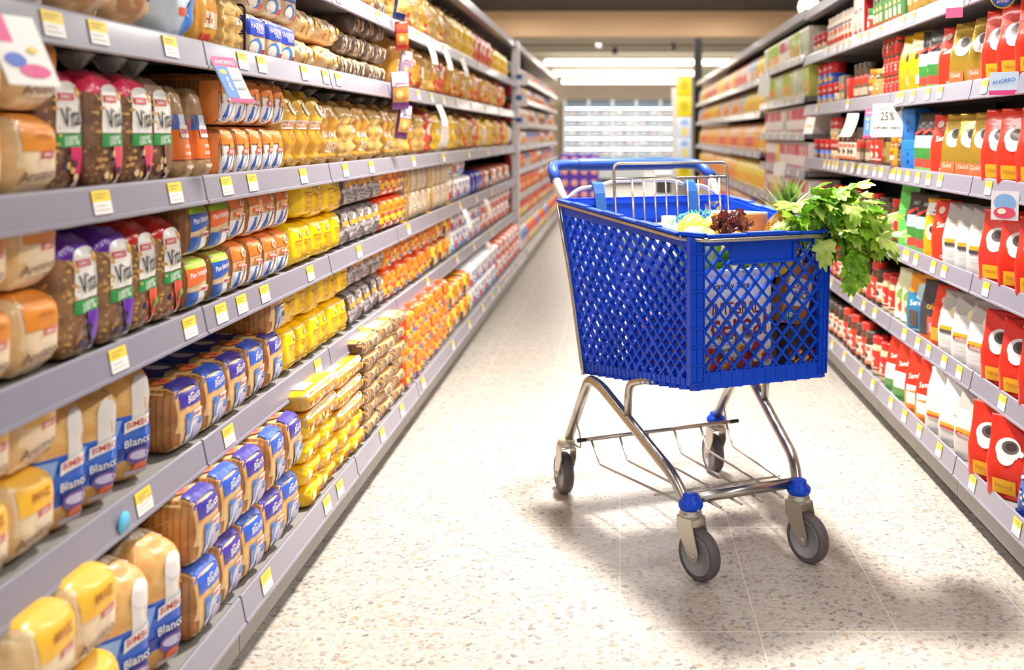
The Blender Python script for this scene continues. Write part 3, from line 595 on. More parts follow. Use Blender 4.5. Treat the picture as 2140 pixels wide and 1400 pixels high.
# ------------------------------------------------------------------ shelving
GREY = solid('#8e8a98', .34, 0, .25); GREYD = solid('#7d7984', .35, 0, .2); KICK = solid('#8d8882', .45); BOARD = solid('#8b8885', .5); BACK = solid('#0c0b0b', .6)
TAGY, TAGW, TAGK = solid('#f2d24a', .4), solid('#efece6', .4), solid('#b9a24a', .5)
def rail_mesh(L, s, h=.042):
    """price rail: leaning face with a lip at top and bottom; local origin at the shelf's front top edge, y centred"""
    prof = [(-.004, .012), (.0, .014), (.003, .012), (.004, .009), (.013, -h+.006), (.016, -h+.005), (.017, -h), (.012, -h-.003), (.006, -h), (-.004, 0)]
    n = len(prof); vs = [(-s*0+x*(-s), y, z) for y in (-L/2, L/2) for x, z in prof]
    fs = [(i, (i+1) % n, n+(i+1) % n, n+i) for i in range(n)]+[tuple(range(n)), tuple(range(n, 2*n))[::-1]]
    return MB().add(vs, fs, GREY)
_TG = {}
def tag_mesh(s, w=.054, h=.042):
    k = (s, round(w, 3), h)
    if k not in _TG:
        def P(t, o=.0022): return ((.0045+(.0125-.0045)*t+o)*(-s), .008-t*(h-.002))
        b = MB()
        for t0, t1, m in ((.04, .5, TAGY), (.5, 1.0, TAGW)):
            a, c = P(t0), P(t1); a2, c2 = P(t0, .0008), P(t1, .0008)
            vs = [(q[0], y, q[1]) for q in (a, c, c2, a2) for y in (-w/2, w/2)]
            b.add(vs, [(0, 1, 3, 2), (2, 3, 5, 4), (4, 5, 7, 6), (6, 7, 1, 0), (0, 2, 4, 6), (1, 7, 5, 3)], m)
        for t, y0, y1, m in ((.16, -.38, .3, TAGK), (.3, -.38, .1, TAGK), (.62, -.4, .2, solid('#c9c4bc', .5)), (.8, -.4, .36, solid('#c9c4bc', .5))):
            a, c = P(t, .0028), P(t+.05, .0028)
            b.add([(a[0], y0*w, a[1]), (a[0], y1*w, a[1]), (c[0], y1*w, c[1]), (c[0], y0*w, c[1])], [(0, 1, 2, 3)], m)
        _TG[k] = b.mesh('price_tag')
    return _TG[k]
SHELFNAMES = 'bottom second third fourth fifth sixth seventh eighth'.split()
_RM = {}
def bay(s, y0, y1, xup, xbase, levels, cornice, label, group, tags, depth=.42, rail_h=.042, btags=True):
    """one gondola bay; levels = shelf surface heights, the first is the base shelf"""
    L = y1-y0; yc = (y0+y1)/2
    root = thing('shelving_bay', label, 'shelves', (s*xup, yc, 0), 0, group)
    link('back_panel', MB().box((s*(depth+.01), 0, cornice/2+.03), (.012, L, cornice-.06), BACK), root)
    up = MB()
    for yy in (-L/2+.012,): up.box((s*(depth-.012), yy, cornice/2), (.03, .024, cornice), solid('#1a1918', .5))
    link('upright', up, root)
    bx = s*(xbase-xup)
    k = MB().box((bx+s*.006, 0, .073), (.012, L-.004, .05), KICK)
    link('kick_plate', k, root)
    ft = MB()
    for yy in (-L/2+.05, L/2-.05): ft.lathe([(.02, 0), (.02, .012), (.01, .016), (.01, .06)], solid('#151515', .5), 12, (bx+s*.07, yy, 0))
    link('foot', ft, root)
    for i, z in enumerate(levels):
        xo = bx if i == 0 else 0; dd = depth-(xo*s)
        sh = MB().box((xo+s*(.004+dd/2), 0, z-.012), (dd-.01, L-.004, .022), BOARD)
        so = link('shelf', sh, root)
        kk = (s, round(L, 3), rail_h)
        if kk not in _RM: _RM[kk] = rail_mesh(L-.007, s, rail_h).mesh('price_rail')
        r = link('price_rail', _RM[kk], so, (xo, 0, z))
        for t in tags[i] if i < len(tags) else []:
            w = .056 if s < 0 else .047
            if isinstance(t, tuple): t, w = t
            if y0+.03 < t < y1-.03: link('price_tag', tag_mesh(s, w), so, (xo, t-yc, z))
    if cornice:
        c = MB().box((s*.02, 0, cornice), (.05, L-.002, .05), GREY).box((s*.23, 0, cornice+.02), (.4, L-.002, .012), GREYD)
        link('cornice', c, root)
    BAYS.append(root); return root
BAYS = []
XL, XLB, XR, XRB = .85, .772, 1.03, .982
LZ = [.148, .466, .736, 1.003, 1.277, 1.524]
RZ = [.152, .398, .682, .965, 1.246, 1.52]
YB_ = [1.16+.88*i for i in range(16)]
ltags = [[2.17, 2.62, 2.74, 3.23, 3.52, 3.9, 4.6, 5.1, 5.6, 6.0, 6.3, 6.7, 7.2, 7.6], [1.775, 2.16, 2.80, 3.28, 4.4, 5.2, 5.8, 6.6, 7.3], [1.685, 1.965, 2.12, 2.235, 2.38, 2.73, 3.24, 4.0, 4.7, 5.3, 5.9, 6.6, 7.3],
         [1.63, 1.9, 2.15, 2.3, 2.67, 3.08, 3.4, 4.1, 4.8, 5.6, 6.4, 7.2], [1.49, 1.62, 1.88, 2.02, 2.24, 2.36, 2.68, 2.87, 3.0, 4.2, 4.5, 4.8, 5.2, 5.7, 6.3, 7], [3.0, 3.5, 4.2, 4.8, 5.4, 6.0]]
rtags = [[2.46, 2.77, 3.06, 3.26, 3.43, 3.6, 3.86, 4.05, 4.35, 4.6, 5.0], [2.68, (2.89, .05), 3.02, 3.16, 3.32, 3.44, 3.6, 4.02, 4.2, 4.42, 4.85, 5.0], [2.8, 3.16, 3.27, 3.46, (3.58, .075), 3.72, 4.9], [2.78, 3.2, 3.32, 3.44, 3.56, 3.67, (3.76, .08), 3.92, 4.02, 4.16, 4.28, 4.4, 4.55, 4.72, 4.8, 4.9, 5.0], [2.81, 3.2, 3.33, 3.5, (3.66, .1), 4.5, 5.2], [3.5, 3.62, 3.8, 3.95, 4.15, 4.28, 4.5, 4.62, 4.75, 4.95]]
for i in range(8):
    y1 = YB_[i+1]
    bay(-1, YB_[i], y1, XL, XLB, LZ, 1.83, f'grey shelving bay full of wrapped bread, {ordw(i+1)} bay on the bread side', 'bread shelving bays', ltags)
for i in range(1, 5):
    bay(1, YB_[i], YB_[i+1], XR, XRB, RZ, 1.755, f'grey shelving bay of coffee bags and jars, {ordw(i)} bay on the coffee side', 'coffee shelving bays', rtags)
FLZ = [.15, .36, .58, .80, 1.0, 1.2, 1.41, 1.6]
for i in range(6):
    y0 = YB_[8]+.04+.88*i; ty = [y0+.2, y0+.45, y0+.7]
    bay(-1, y0, y0+.88, XL, XLB, FLZ, 1.84, f'white edged snack shelving bay beyond the white post, {ordw(i+1)} one back', 'snack shelving bays', [ty]*8, rail_h=.034)
RM_ = [.15, .43, .68, .89, 1.10, 1.31, 1.535]; RF_ = [.15, .42, .665, .96, 1.255, 1.5]
for i in range(5, 7):
    y0 = YB_[i]; bay(1, y0, y0+.88, XR, XRB, RM_, 1.77, f'shelving bay of pale cartons past the coffee, {ordw(i-4)} one back', 'carton shelving bays', [[y0+.2, y0+.5, y0+.75]]*7, rail_h=.034)
for i in range(7, 14):
    y0 = YB_[i]; bay(1, y0, y0+.88, XR, XRB, RF_, 1.77, f'shelving bay of orange and yellow packs by the black column, {ordw(i-6)} one back', 'pasta shelving bays', [[y0+.25, y0+.6]]*6, rail_h=.034)

# ------------------------------------------------------------------ stocking
def ext(key):
    p = PROTO[key]
    if len(p) < 4:
        me = p[2][0][1]; xs = [v.co for v in me.vertices]
        PROTO[key] = p = (*p, (min(c.y for c in xs), max(c.z for c in xs), max(c.x for c in xs)-min(c.x for c in xs), min(c.z for c in xs)))
    return p[3][:3]
def low(key): ext(key); return PROTO[key][3][3]
def stock(s, key, look, lev, ys, where, group, layers=1, lh=None, yaw=0, inset=.018, jit=.004, base=False, lay0=0, skip=(), rz_j=.05, xs=1, scale=1, start=1, plain=False):
    """keys may alternate; ys = positions along the aisle"""
    keys = key if isinstance(key, (list, tuple)) else [key]
    xf = {(-1, 0): -XL, (-1, 1): -XLB, (1, 0): XR, (1, 1): XRB}[(s, int(base))]
    LN = ['lower', 'upper'] if layers == 2 else ['lowest', 'middle', 'upper'] if layers == 3 else [f'{ordw(i+1)}' for i in range(layers)]
    looks = look if isinstance(look, (list, tuple)) else [look]; nm = lambda i, l: looks[(i+l) % len(looks)]
    for l in range(layers):
        tot = {}; seen = {}
        for i in range(len(ys)):
            if (l, i) not in skip: tot[nm(i, l)] = tot.get(nm(i, l), 0)+1
        for i, y in enumerate(ys):
            if (l, i) in skip: continue
            k = keys[(i+l) % len(keys)]; my, hz, wx = ext(k)
            x = xf+s*(inset-my*(scale if not isinstance(scale, tuple) else scale[1]))+s*RNG.uniform(-jit, jit)
            a = (radians(90) if s < 0 else radians(-90))+(-yaw if s < 0 else yaw)*RNG.uniform(.8, 1.15)+RNG.uniform(-rz_j, rz_j)
            scz = scale if not isinstance(scale, tuple) else scale[2]
            z = lev+.0008-low(k)*scz+l*(lh or (hz-low(k))*scz*.985)
            lk = nm(i, l); seen[lk] = seen.get(lk, 0)+1
            pos = f'{ordw(seen[lk])} one back' if tot[lk] > 1 else ''
            lay = f', {LN[l]} layer' if layers > 1 else ''
            lab = f'{lk} on the {where}{lay}'+(f', {pos}' if pos else '')
            place(PROTO[k], lab, (x, y+RNG.uniform(-jit, jit), z), a, group, scale=scale)
def fr(a, st, n): return [a+st*i for i in range(n)]
LS = ['bottom', 'second', 'third', 'fourth', 'fifth', 'top']
def L(i): return f'{LS[i]} bread shelf'
def Rn(i): return f'{LS[i]} coffee shelf'
def lefts():
    st = lambda *a, **k: stock(-1, *a, **k)
    # fourth shelf (eye level)
    st('art_orange', 'orange topped country loaf', LZ[3], [1.38, 1.505], L(3), 'country loaves on the fourth shelf', 2)
    st(['vital_pink'], 'pink capped seeded loaf', LZ[3], [1.60], L(3), 'seeded loaves on the fourth shelf', inset=.022)
    st(['vital_pink2'], 'rosy capped seeded loaf with maroon side panel', LZ[3], [1.705, 1.81], L(3), 'seeded loaves on the fourth shelf', inset=.01)
    st(['vital_plain'], 'brown seeded loaf without coloured cap', LZ[3], [1.91], L(3), 'seeded loaves on the fourth shelf')
    st('orange_bag', 'narrow orange and blue bread bag', LZ[3], [2.03, 2.125], L(3), 'orange bread bags', inset=.02, rz_j=.1)
    st('orange_crisp', 'orange and white sliced loaf', LZ[3], fr(2.235, .083, 5), L(3), 'orange loaves on the fourth shelf', 2)
    st('gudalu', 'slim yellow bag of small buns', LZ[3], [2.675, 2.79, 2.9], L(3), 'slim bun bags', inset=.015)
    st(['bun_a', 'bun_b'], ['tall bag of golden buns', 'tall bag of pale small rolls'], LZ[3], [3.05, 3.23, 3.42, 3.61, 3.8], L(3), 'bun bags on the fourth shelf', rz_j=.1)
    st(['bun_b', 'bun_c', 'bun_b', 'bun_r', 'bun_y', 'wrapw', 'bun_y'], ['pale roll bag', 'golden hot dog roll bag', 'pale roll bag', 'red roll bag', 'yellow film bun bag', 'white wrapped roll bag', 'yellow film bun bag'], LZ[3], fr(4.0, .21, 20), L(3), 'roll bags on the fourth shelf', rz_j=.1)
    # third shelf
    st('art_orange', 'orange topped country loaf', LZ[2], [1.39, 1.51], L(2), 'country loaves on the third shelf', 2)
    st(['vital_purple'], 'purple capped seeded loaf', LZ[2], [1.63, 1.745], L(2), 'seeded loaves on the third shelf', inset=.01)
    st(['vital_red'], 'red capped seeded loaf with fruit print', LZ[2], [1.86, 1.965], L(2), 'seeded loaves on the third shelf')
    st(['integral_orange', 'integral_blue'], ['lime and orange banded loaf', 'lime and blue banded loaf'], LZ[2], [2.085, 2.195], L(2), 'lime topped loaves', 2, jit=.002)
    st('orange_loaf', 'orange topped sliced loaf', LZ[2], fr(2.305, .099, 4), L(2), 'orange topped loaves', 2)
    st(['yellow_toast', 'yellow_toast2'], 'yellow toast pack', LZ[2], fr(2.71, .099, 5), L(2), 'yellow toast packs on the third shelf', 2, rz_j=.09, skip=((1, 0),))
    st(['grey_toast', 'grey_toast2'], 'grey and orange toast pack', LZ[2], fr(3.21, .101, 5), L(2), 'grey toast packs on the third shelf', 2, rz_j=.08)
    st(['orange_toast'], 'orange and yellow toast pack', LZ[2], fr(3.72, .102, 4), L(2), 'orange toast packs on the third shelf', 2)
    st('beige_pack', 'beige toast pack behind yellow wire', LZ[2], fr(4.14, .118, 9), L(2), 'beige packs on the third shelf', 2, lh=.108)
    st(['white_red', 'white_blue'], ['white red printed pack', 'white pack with blue drops'], LZ[2], fr(5.22, .122, 6), L(2), 'white packs on the third shelf', 2, skip=((1, 4), (1, 5)))
    st('blue_pack', 'dark blue bread pack', LZ[2], fr(5.98, .13, 4), L(2), 'blue packs on the third shelf')
    st(['orange_white', 'white_blue', 'brown_pack'], ['orange and white pack', 'white blue printed pack', 'dark brown pack'], LZ[2], fr(6.55, .13, 12), L(2), 'mixed packs on the third shelf', 1)
    # second shelf
    st('art_yellow', 'yellow topped country loaf', LZ[1], [1.39, 1.51], L(1), 'country loaves on the second shelf', 2)
    st(['upright_a', 'upright_b'], 'standing white loaf in blue wrapper', LZ[1], [1.605, 1.725, 1.845], L(1), 'blue wrapped loaves on the second shelf', inset=.022, yaw=.5, rz_j=.08)
    st(['lying_a', 'lying_b'], ['long loaf with violet corner', 'long loaf with blue corner'], LZ[1], fr(2.03, .123, 5), L(1), 'long loaves on the second shelf', 1, inset=.012)
    stock(-1, 'lying_a', 'single long white loaf lying on top', LZ[1]+.124, [2.545], L(1), 'long loaves on the second shelf', inset=.012)
    st(['yellow_toast', 'yellow_toast2'], 'yellow toast pack', LZ[1], fr(2.66, .102, 6), L(1), 'yellow toast packs on the second shelf', 2, rz_j=.1)
    st(['grey_toast2', 'grey_toast'], 'grey and orange toast pack', LZ[1], fr(3.28, .1, 5), L(1), 'grey toast packs on the second shelf', 2, rz_j=.08)
    st(['orange_toast', 'orange_toast2'], 'orange and yellow toast pack', LZ[1], fr(3.79, .101, 9), L(1), 'orange toast packs on the second shelf', 2)
    st(['yellowbrown_toast', 'orange_toast2'], ['yellow and brown toast pack', 'paler orange toast pack'], LZ[1], fr(4.72, .105, 5), L(1), 'brown toast packs on the second shelf', 2)
    st(['white_blue', 'white_red'], ['white blue printed pack', 'white red printed pack'], LZ[1], fr(5.27, .124, 9), L(1), 'white packs on the second shelf', 2, lh=.105)
    st(['orange_white', 'white_red'], ['orange and white pack', 'white pack with red print'], LZ[1], fr(6.42, .124, 13), L(1), 'orange white packs on the second shelf', 2, lh=.108)
    # bottom shelf
    b = dict(base=True)
    st('art_yellow', 'yellow topped country loaf', LZ[0], [1.42, 1.545], L(0), 'country loaves on the bottom shelf', 2, scale=1.1, **b)
    st('upright_c', 'bread bag with clear tail in blue wrapper', LZ[0], [1.675, 1.795], L(0), 'blue wrapped loaves on the bottom shelf', inset=.024, yaw=.5, scale=(1.05, 1.05, 1.1), **b)
    st(['lying_b', 'lying_a'], ['long loaf with blue corner', 'long loaf with violet corner'], LZ[0], fr(1.925, .124, 5), L(0), 'long loaves on the bottom shelf', 2, inset=.012, rz_j=.07, **b)
    st('flat_yellow', 'flat yellow toast pack', LZ[0], [2.605, 2.745], L(0), 'flat yellow packs', 4, inset=.012, **b)
    stock(-1, 'flat_gold', 'wide gold toast pack topping a yellow stack', LZ[0]+.186, [2.68], L(0), 'wide gold packs', 2, inset=.008, base=True)
    st('flat_gold', 'wide gold toast pack', LZ[0], [2.965], L(0), 'wide gold packs', 5, inset=.012, skip=((0, 0), (1, 0)), **b)
    st('flat_yellow', 'flat yellow pack below gold ones', LZ[0], [2.9, 3.035], L(0), 'flat yellow packs', 2, inset=.012, **b)
    st('flat_brown', 'flat brown and cream toast pack', LZ[0], [3.205, 3.4, 3.595], L(0), 'flat brown packs', 6, inset=.012, rz_j=.06, **b)
    st(['orange_toast', 'orange_toast2'], 'orange and yellow toast pack', LZ[0], fr(3.75, .102, 9), L(0), 'orange toast packs on the bottom shelf', 3, lh=.087, inset=.012, scale=.92, **b)
    st(['yellowbrown_toast', 'orange_toast2'], ['yellow and brown toast pack', 'paler orange toast pack'], LZ[0], fr(4.68, .104, 7), L(0), 'brown toast packs on the bottom shelf', 2, **b)
    st(['white_blue', 'white_red'], ['white blue printed pack', 'white red printed pack'], LZ[0], fr(5.42, .124, 9), L(0), 'white packs on the bottom shelf', 2, lh=.108, **b)
    st(['orange_white', 'white_red'], ['orange and white pack', 'white pack with red print'], LZ[0], fr(6.56, .124, 12), L(0), 'orange white packs on the bottom shelf', 2, lh=.108, **b)
    # fifth shelf
    st(['white_bag', 'baguette_bag', 'baguette_bag', 'blue_white_bag'], ['whitish rustic loaf bag', 'brown rustic loaf bag', 'brown rustic loaf bag', 'blue and white rustic loaf bag'], LZ[4], [1.5, 1.66, 1.81, 1.98], L(4), 'rustic loaf bags', inset=.005, rz_j=.2)
    st(['bun_d', 'bun_b'], ['bag of brown finger rolls', 'bag of small pale rolls behind the finger rolls'], LZ[4], [2.13, 2.26], L(4), 'finger rolls', scale=.7)
    st('harina', 'blue banded flour tortilla pack', LZ[4], fr(2.4, .118, 3), L(4), 'flour tortilla packs', 2, inset=.012)
    st('tortilla', 'yellow and white rolled tortilla pack', LZ[4], [2.8, 3.02], L(4), 'rolled tortilla packs', 2, rz_j=.12, inset=.01)
    st('choc_roll', 'brown striped chocolate cake pack', LZ[4], [3.22, 3.37, 3.52, 3.67], L(4), 'chocolate cake packs', 3, rz_j=.1, skip=((2, 0),))
    st(['bun_d', 'bun_c', 'bun_d', 'bun_b', 'bun_c', 'bun_r'], ['long hot dog bun bag', 'golden roll bag', 'long hot dog bun bag', 'pale small roll bag', 'golden roll bag', 'red roll bag'], LZ[4], fr(3.98, .2, 19), L(4), 'bun bags on the fifth shelf', rz_j=.1)
    # top shelf
    st(['choc_roll', 'tortilla'], ['small brown cake pack', 'yellow rolled tortilla pack'], LZ[5], [3.3, 3.5, 3.68], L(5), 'cake packs on the top shelf', 2)
    st(['bun_b', 'bun_c'], ['clear bag of pale rolls', 'clear bag of golden rolls'], LZ[5], fr(3.95, .2, 7), L(5), 'pale roll bags on the top shelf', rz_j=.1)
    st(['bun_y'], 'bright yellow bun bag', LZ[5], fr(5.38, .2, 4), L(5), 'yellow bun bags on the top shelf')
    st(['bun_r'], 'red and white bun bag', LZ[5], fr(6.2, .2, 4), L(5), 'red bun bags on the top shelf')
    st(['bun_y'], 'yellow bun bag past the red ones', LZ[5], fr(7.0, .2, 5), L(5), 'yellow bun bags on the top shelf', scale=.9)
lefts()
# second row of goods seen behind / above the front ones on the base shelf is hidden, so it is left out
def rights():
    st = lambda *a, **k: stock(1, *a, **k)
    Y = .62
    st('speckle_bag', 'blue speckled coffee bag', RZ[0], [2.49], Rn(0), 'odd bags', base=True, yaw=.5, inset=.03, scale=.72)
    st('red_cup', 'red coffee bag with white cup', RZ[0], [2.635, 2.77], Rn(0), 'red cup bags on the bottom shelf', base=True, yaw=Y, inset=.012)
    st(['white_b', 'white_plain', 'white_plain'], ['creased white coffee bag with grey top', 'white coffee bag with gold line', 'white coffee bag with gold line'], RZ[0], [2.92, 3.06, 3.19], Rn(0), 'white coffee bags on the bottom shelf', base=True, yaw=.5, rz_j=.1)
    st('red_orange', 'red and orange coffee bag', RZ[0], [3.31, 3.44], Rn(0), 'red orange bags', base=True, yaw=.5)
    st('red_green', 'red and green coffee bag', RZ[0], [3.59, 3.72], Rn(0), 'red green bags', base=True, yaw=.5)
    st('jar_red', 'large coffee jar with broad red lid', RZ[0], [3.86, 3.97], Rn(0), 'big jars on the bottom shelf', base=True)
    st(['jar_dark', 'jar_redtall'], ['dark lidded coffee jar', 'tall red lidded coffee jar'], RZ[0], fr(4.08, .085, 6), Rn(0), 'jars on the bottom shelf', base=True)
    st('jar_dark', 'brown lidded coffee jar', RZ[0], fr(4.62, .085, 11), Rn(0), 'brown jars on the bottom shelf', base=True)
    st('red_cup', 'red coffee bag with white cup', RZ[1], [2.56, 2.69, 2.82], Rn(1), 'red cup bags on the second shelf', yaw=Y, inset=.012)
    st(['white_b', 'white_b', 'white_a'], ['white coffee bag with red line', 'white coffee bag with red line', 'white coffee bag with black line'], RZ[1], [2.955, 3.09, 3.22], Rn(1), 'white coffee bags on the second shelf', yaw=.5)
    st('red_plain', 'plain red coffee bag with orange foot', RZ[1], [3.335], Rn(1), 'odd bags', yaw=.5)
    st('dark_bag', 'charcoal coffee bag with red panel', RZ[1], [3.45], Rn(1), 'odd bags', yaw=.5)
    st('blue_bag', 'petrol blue coffee bag with orange top', RZ[1], [3.57], Rn(1), 'odd bags', yaw=.5)
    st('cream_green_bag', 'cream and green printed bag', RZ[1], [3.69, 3.77], Rn(1), 'odd bags', yaw=.4)
    st(['jar_red'], 'coffee jar with broad red lid', RZ[1], [3.9, 4.0], Rn(1), 'red jars on the second shelf')
    st(['jar_dark', 'jar_redtall', 'jar_small'], ['dark lidded coffee jar', 'tall red lidded coffee jar', 'tiny red lidded coffee jar'], RZ[1], fr(4.1, .08, 17), Rn(1), 'jars on the second shelf')
    st('red_cup', 'red coffee bag with white cup', RZ[2], [2.57, 2.7, 2.83], Rn(2), 'red cup bags on the third shelf', yaw=Y, inset=.012)
    st(['white_a'], 'white coffee bag with black and gold line', RZ[2], [2.955, 3.06, 3.18], Rn(2), 'white coffee bags on the third shelf', yaw=.5)
    st('red_script', 'bright red slim coffee bag', RZ[2], [3.3], Rn(2), 'odd bags', yaw=.5)
    st('orange_white_bag', 'amber coffee bag with white band', RZ[2], [3.41], Rn(2), 'odd bags', yaw=.6)
    st('black_mount', 'black coffee bag with mountain picture', RZ[2], [3.51, 3.6], Rn(2), 'mountain bags on the third shelf', yaw=.6)
    st('green_bag', 'bright green tall coffee bag', RZ[2], [3.71], Rn(2), 'odd bags', yaw=.6)
    st(['jar_redtall', 'jar_dark', 'jar_brown', 'tin_red'], ['tall red lidded coffee jar', 'dark lidded coffee jar', 'brown capped coffee jar', 'red and brown milk tin'], RZ[2], fr(3.86, .088, 18), Rn(2), 'jars on the third shelf')
    st('red_cup', 'red coffee bag with white cup', RZ[3], [2.57, 2.69, 2.81], Rn(3), 'red cup bags on the fourth shelf', yaw=Y, inset=.012)
    st('gold_cup', 'gold coffee bag with white cup', RZ[3], [2.94, 3.065, 3.19], Rn(3), 'gold bags on the fourth shelf', yaw=.55)
    st('red_script', 'slim red coffee bag', RZ[3], [3.32], Rn(3), 'odd bags', yaw=.5)
    st('black_mount', 'black coffee bag with mountain picture', RZ[3], [3.43, 3.53], Rn(3), 'mountain bags on the fourth shelf', yaw=.4)
    st('blue_box', 'blue coffee box', RZ[3], [3.67], Rn(3), 'stacked blue boxes', 2, yaw=.3, jit=.001, rz_j=.01)
    st('jar_gold', 'gold lidded coffee jar', RZ[3], [3.79], Rn(3), 'odd jars')
    st('jar_orange', 'amber coffee jar with orange lid', RZ[3], [3.9], Rn(3), 'odd jars')
    st('jar_olive', 'dark coffee jar with olive label', RZ[3], [4.0], Rn(3), 'odd jars')
    st('jar_redtall', 'tall red labelled coffee jar', RZ[3], [4.1, 4.19], Rn(3), 'red jars on the fourth shelf')
    st('jar_brown', 'brown capped coffee jar', RZ[3], fr(4.29, .08, 3), Rn(3), 'brown jars on the fourth shelf')
    st('jar_dark', 'black lidded coffee jar', RZ[3], fr(4.54, .085, 4), Rn(3), 'black lidded jars')
    st('tin_red', 'red and brown milk tin', RZ[3], [4.9, 5.0], Rn(3), 'milk tins on the fourth shelf', 2)
    st(['tin_blue'], 'red and blue milk tin', RZ[3], [5.12, 5.24, 5.4], Rn(3), 'milk tins on the fourth shelf', 1)
    st('red_cup', 'red coffee bag with white cup', RZ[4], [2.56, 2.69, 2.82], Rn(4), 'red cup bags on the fifth shelf', yaw=Y, inset=.012)
    st('gold_cup', 'gold coffee bag with white cup', RZ[4], [2.96, 3.1], Rn(4), 'gold bags on the fifth shelf', yaw=.55, rz_j=.15)
    st('red_script', 'slim red coffee bag', RZ[4], [3.23], Rn(4), 'odd bags', yaw=.5)
    st('black_mount', 'black coffee bag with mountain picture', RZ[4], [3.36, 3.47], Rn(4), 'mountain bags on the fifth shelf', yaw=.5)
    st('yellow_coffee', 'tall yellow coffee bag', RZ[4], [3.59, 3.71], Rn(4), 'yellow coffee bags', yaw=.4)
    st('jar_small', 'small red lidded coffee jar', RZ[4], fr(3.82, .058, 4), Rn(4), 'small red jars', 3, lh=.0755, rz_j=.3, jit=.001)
    st('jar_gold', 'gold lidded coffee jar', RZ[4], [4.1], Rn(4), 'odd jars')
    st('jar_orange', 'amber coffee jar with orange lid', RZ[4], [4.2], Rn(4), 'odd jars')
    st('jar_brown', 'tall brown capped coffee jar', RZ[4], fr(4.33, .08, 3), Rn(4), 'brown jars on the fifth shelf')
    st('red_box', 'small red coffee box', RZ[4], [4.6], Rn(4), 'coffee boxes on the fifth shelf')
    st('brown_box', 'small brown coffee box', RZ[4], [4.7, 4.79], Rn(4), 'coffee boxes on the fifth shelf')
    st(['tin_red'], 'brown and red milk tin', RZ[4], [4.92], Rn(4), 'milk tins on the fifth shelf')
    st(['tin_blue'], 'red and blue milk tin', RZ[4], [5.05, 5.17, 5.32], Rn(4), 'milk tins on the fifth shelf', 2)
    st('jar_olive', 'dark coffee jar high up', RZ[5], fr(3.2, .09, 6), Rn(5), 'dark jars on the top shelf')
    st(['bottle_green'], 'green and beige sauce bottle', RZ[5], fr(3.78, .062, 7), Rn(5), 'sauce bottles')
    st('spice_jar', 'green capped spice jar', RZ[5], [4.25], Rn(5), 'odd jars')
    st('pod_box', 'white coffee box with red and black print', RZ[5], [4.36, 4.46], Rn(5), 'white coffee boxes')
    st('bottle_white', 'cream capped creamer bottle', RZ[5], fr(4.6, .065, 8), Rn(5), 'creamer bottles')
    st('tin_red', 'red and brown milk tin', RZ[5], [5.2, 5.32, 5.44], Rn(5), 'milk tins on the top shelf')
rights()

# ------------------------------------------------------------------ goods in the far bays (a few pixels each)
def far_proto(key, kind, cat, dims, col, items, box=True):
    if box: return carton(key, kind, cat, dims, col, items, one=True)
    b = MB().loft([(0, dims[0]*.46, dims[1]*.4, 5), (dims[2]*.1, dims[0]/2, dims[1]/2, 4), (dims[2]*.7, dims[0]*.48, dims[1]*.42, 4), (dims[2]*.93, dims[0]*.46, dims[1]*.1, 6), (dims[2], dims[0]*.46, .003, 8)], ink(col), 20, amp=.003)
    return reg(key, kind, cat, [(kind, b.merge(decals(b, dims, items)))])
def fardec(c1, c2, c3): return [F('r', -.44, .5, .44, .9, c1), F('e', .0, .35, .3, .2, c2), F('r', -.3, .06, .3, .16, c3)]
def farrows(s, levels, y0, y1, kinds, looks, where, group, step, base_front=None):
    for i, z in enumerate(levels):
        gap = (levels[i+1] if i+1 < len(levels) else 1.75)-z
        y = y0+.07; kc = {}; cur = None; left = 0
        while y < y1-.05:
            if left <= 0: cur = RNG.choice(kinds[i % len(kinds)]); left = RNG.randint(2, 4)
            left -= 1; k = kc[cur] = kc.get(cur, 0)+1
            my, hz, wx = ext(cur); sc = min(1.15, (gap-.045)/hz)
            xf = (XLB if s < 0 else XRB) if i == 0 else (XL if s < 0 else XR)
            place(PROTO[cur], f'{looks[cur]} on the {SHELFNAMES[i]} {where} shelf, {ordw(k)} one back', (s*(xf+.02-my*1.1), y, z+.001-low(cur)*sc), radians(90 if s < 0 else -90)+RNG.uniform(-.06, .06), f'{group} on the {SHELFNAMES[i]} shelf', scale=(min(1.1, sc), 1.1, sc))
            y += wx*min(1.1, sc)+step
FK = {}
def fp(key, look, *a, **k): far_proto(key, *a, **k); FK[key] = look
fp('s_red', 'red and white snack pouch', 'snack_pouch', 'snack', (.15, .08, .17), '#d8262a', fardec('#f2ebe6', '#f0b838', '#e8e0da'), box=False)
fp('s_yel', 'yellow and red snack pouch', 'snack_pouch', 'snack', (.15, .08, .17), '#f2c81a', fardec('#d8302a', '#f4ecd8', '#3a8a4a'), box=False)
fp('s_mix', 'white and blue snack pouch', 'snack_pouch', 'snack', (.15, .08, .17), '#e9e4e6', fardec('#4a72b8', '#d84a3a', '#efe4c8'), box=False)
fp('s_org', 'orange snack pouch', 'snack_pouch', 'snack', (.16, .08, .17), '#f07a26', fardec('#ee6420', '#f4d0a0', '#e23a28'), box=False)
fp('s_grn', 'green and yellow snack pouch', 'snack_pouch', 'snack', (.15, .08, .16), '#c8c83a', fardec('#f0e02a', '#4a9a4a', '#e8442e'), box=False)
fp('s_brn', 'brown and gold snack pouch', 'snack_pouch', 'snack', (.15, .08, .17), '#a8763a', fardec('#e8c06a', '#5a3a24', '#d8402e'), box=False)
fp('c_cream', 'cream and green carton', 'food_carton', 'box', (.1, .16, .2), '#e9e6d2', fardec('#cfd8b8', '#8fae7a', '#e9dcae'))
fp('c_red', 'white and red carton', 'food_carton', 'box', (.11, .16, .2), '#efe9e4', fardec('#cc4450', '#f2e4d8', '#d8626a'))
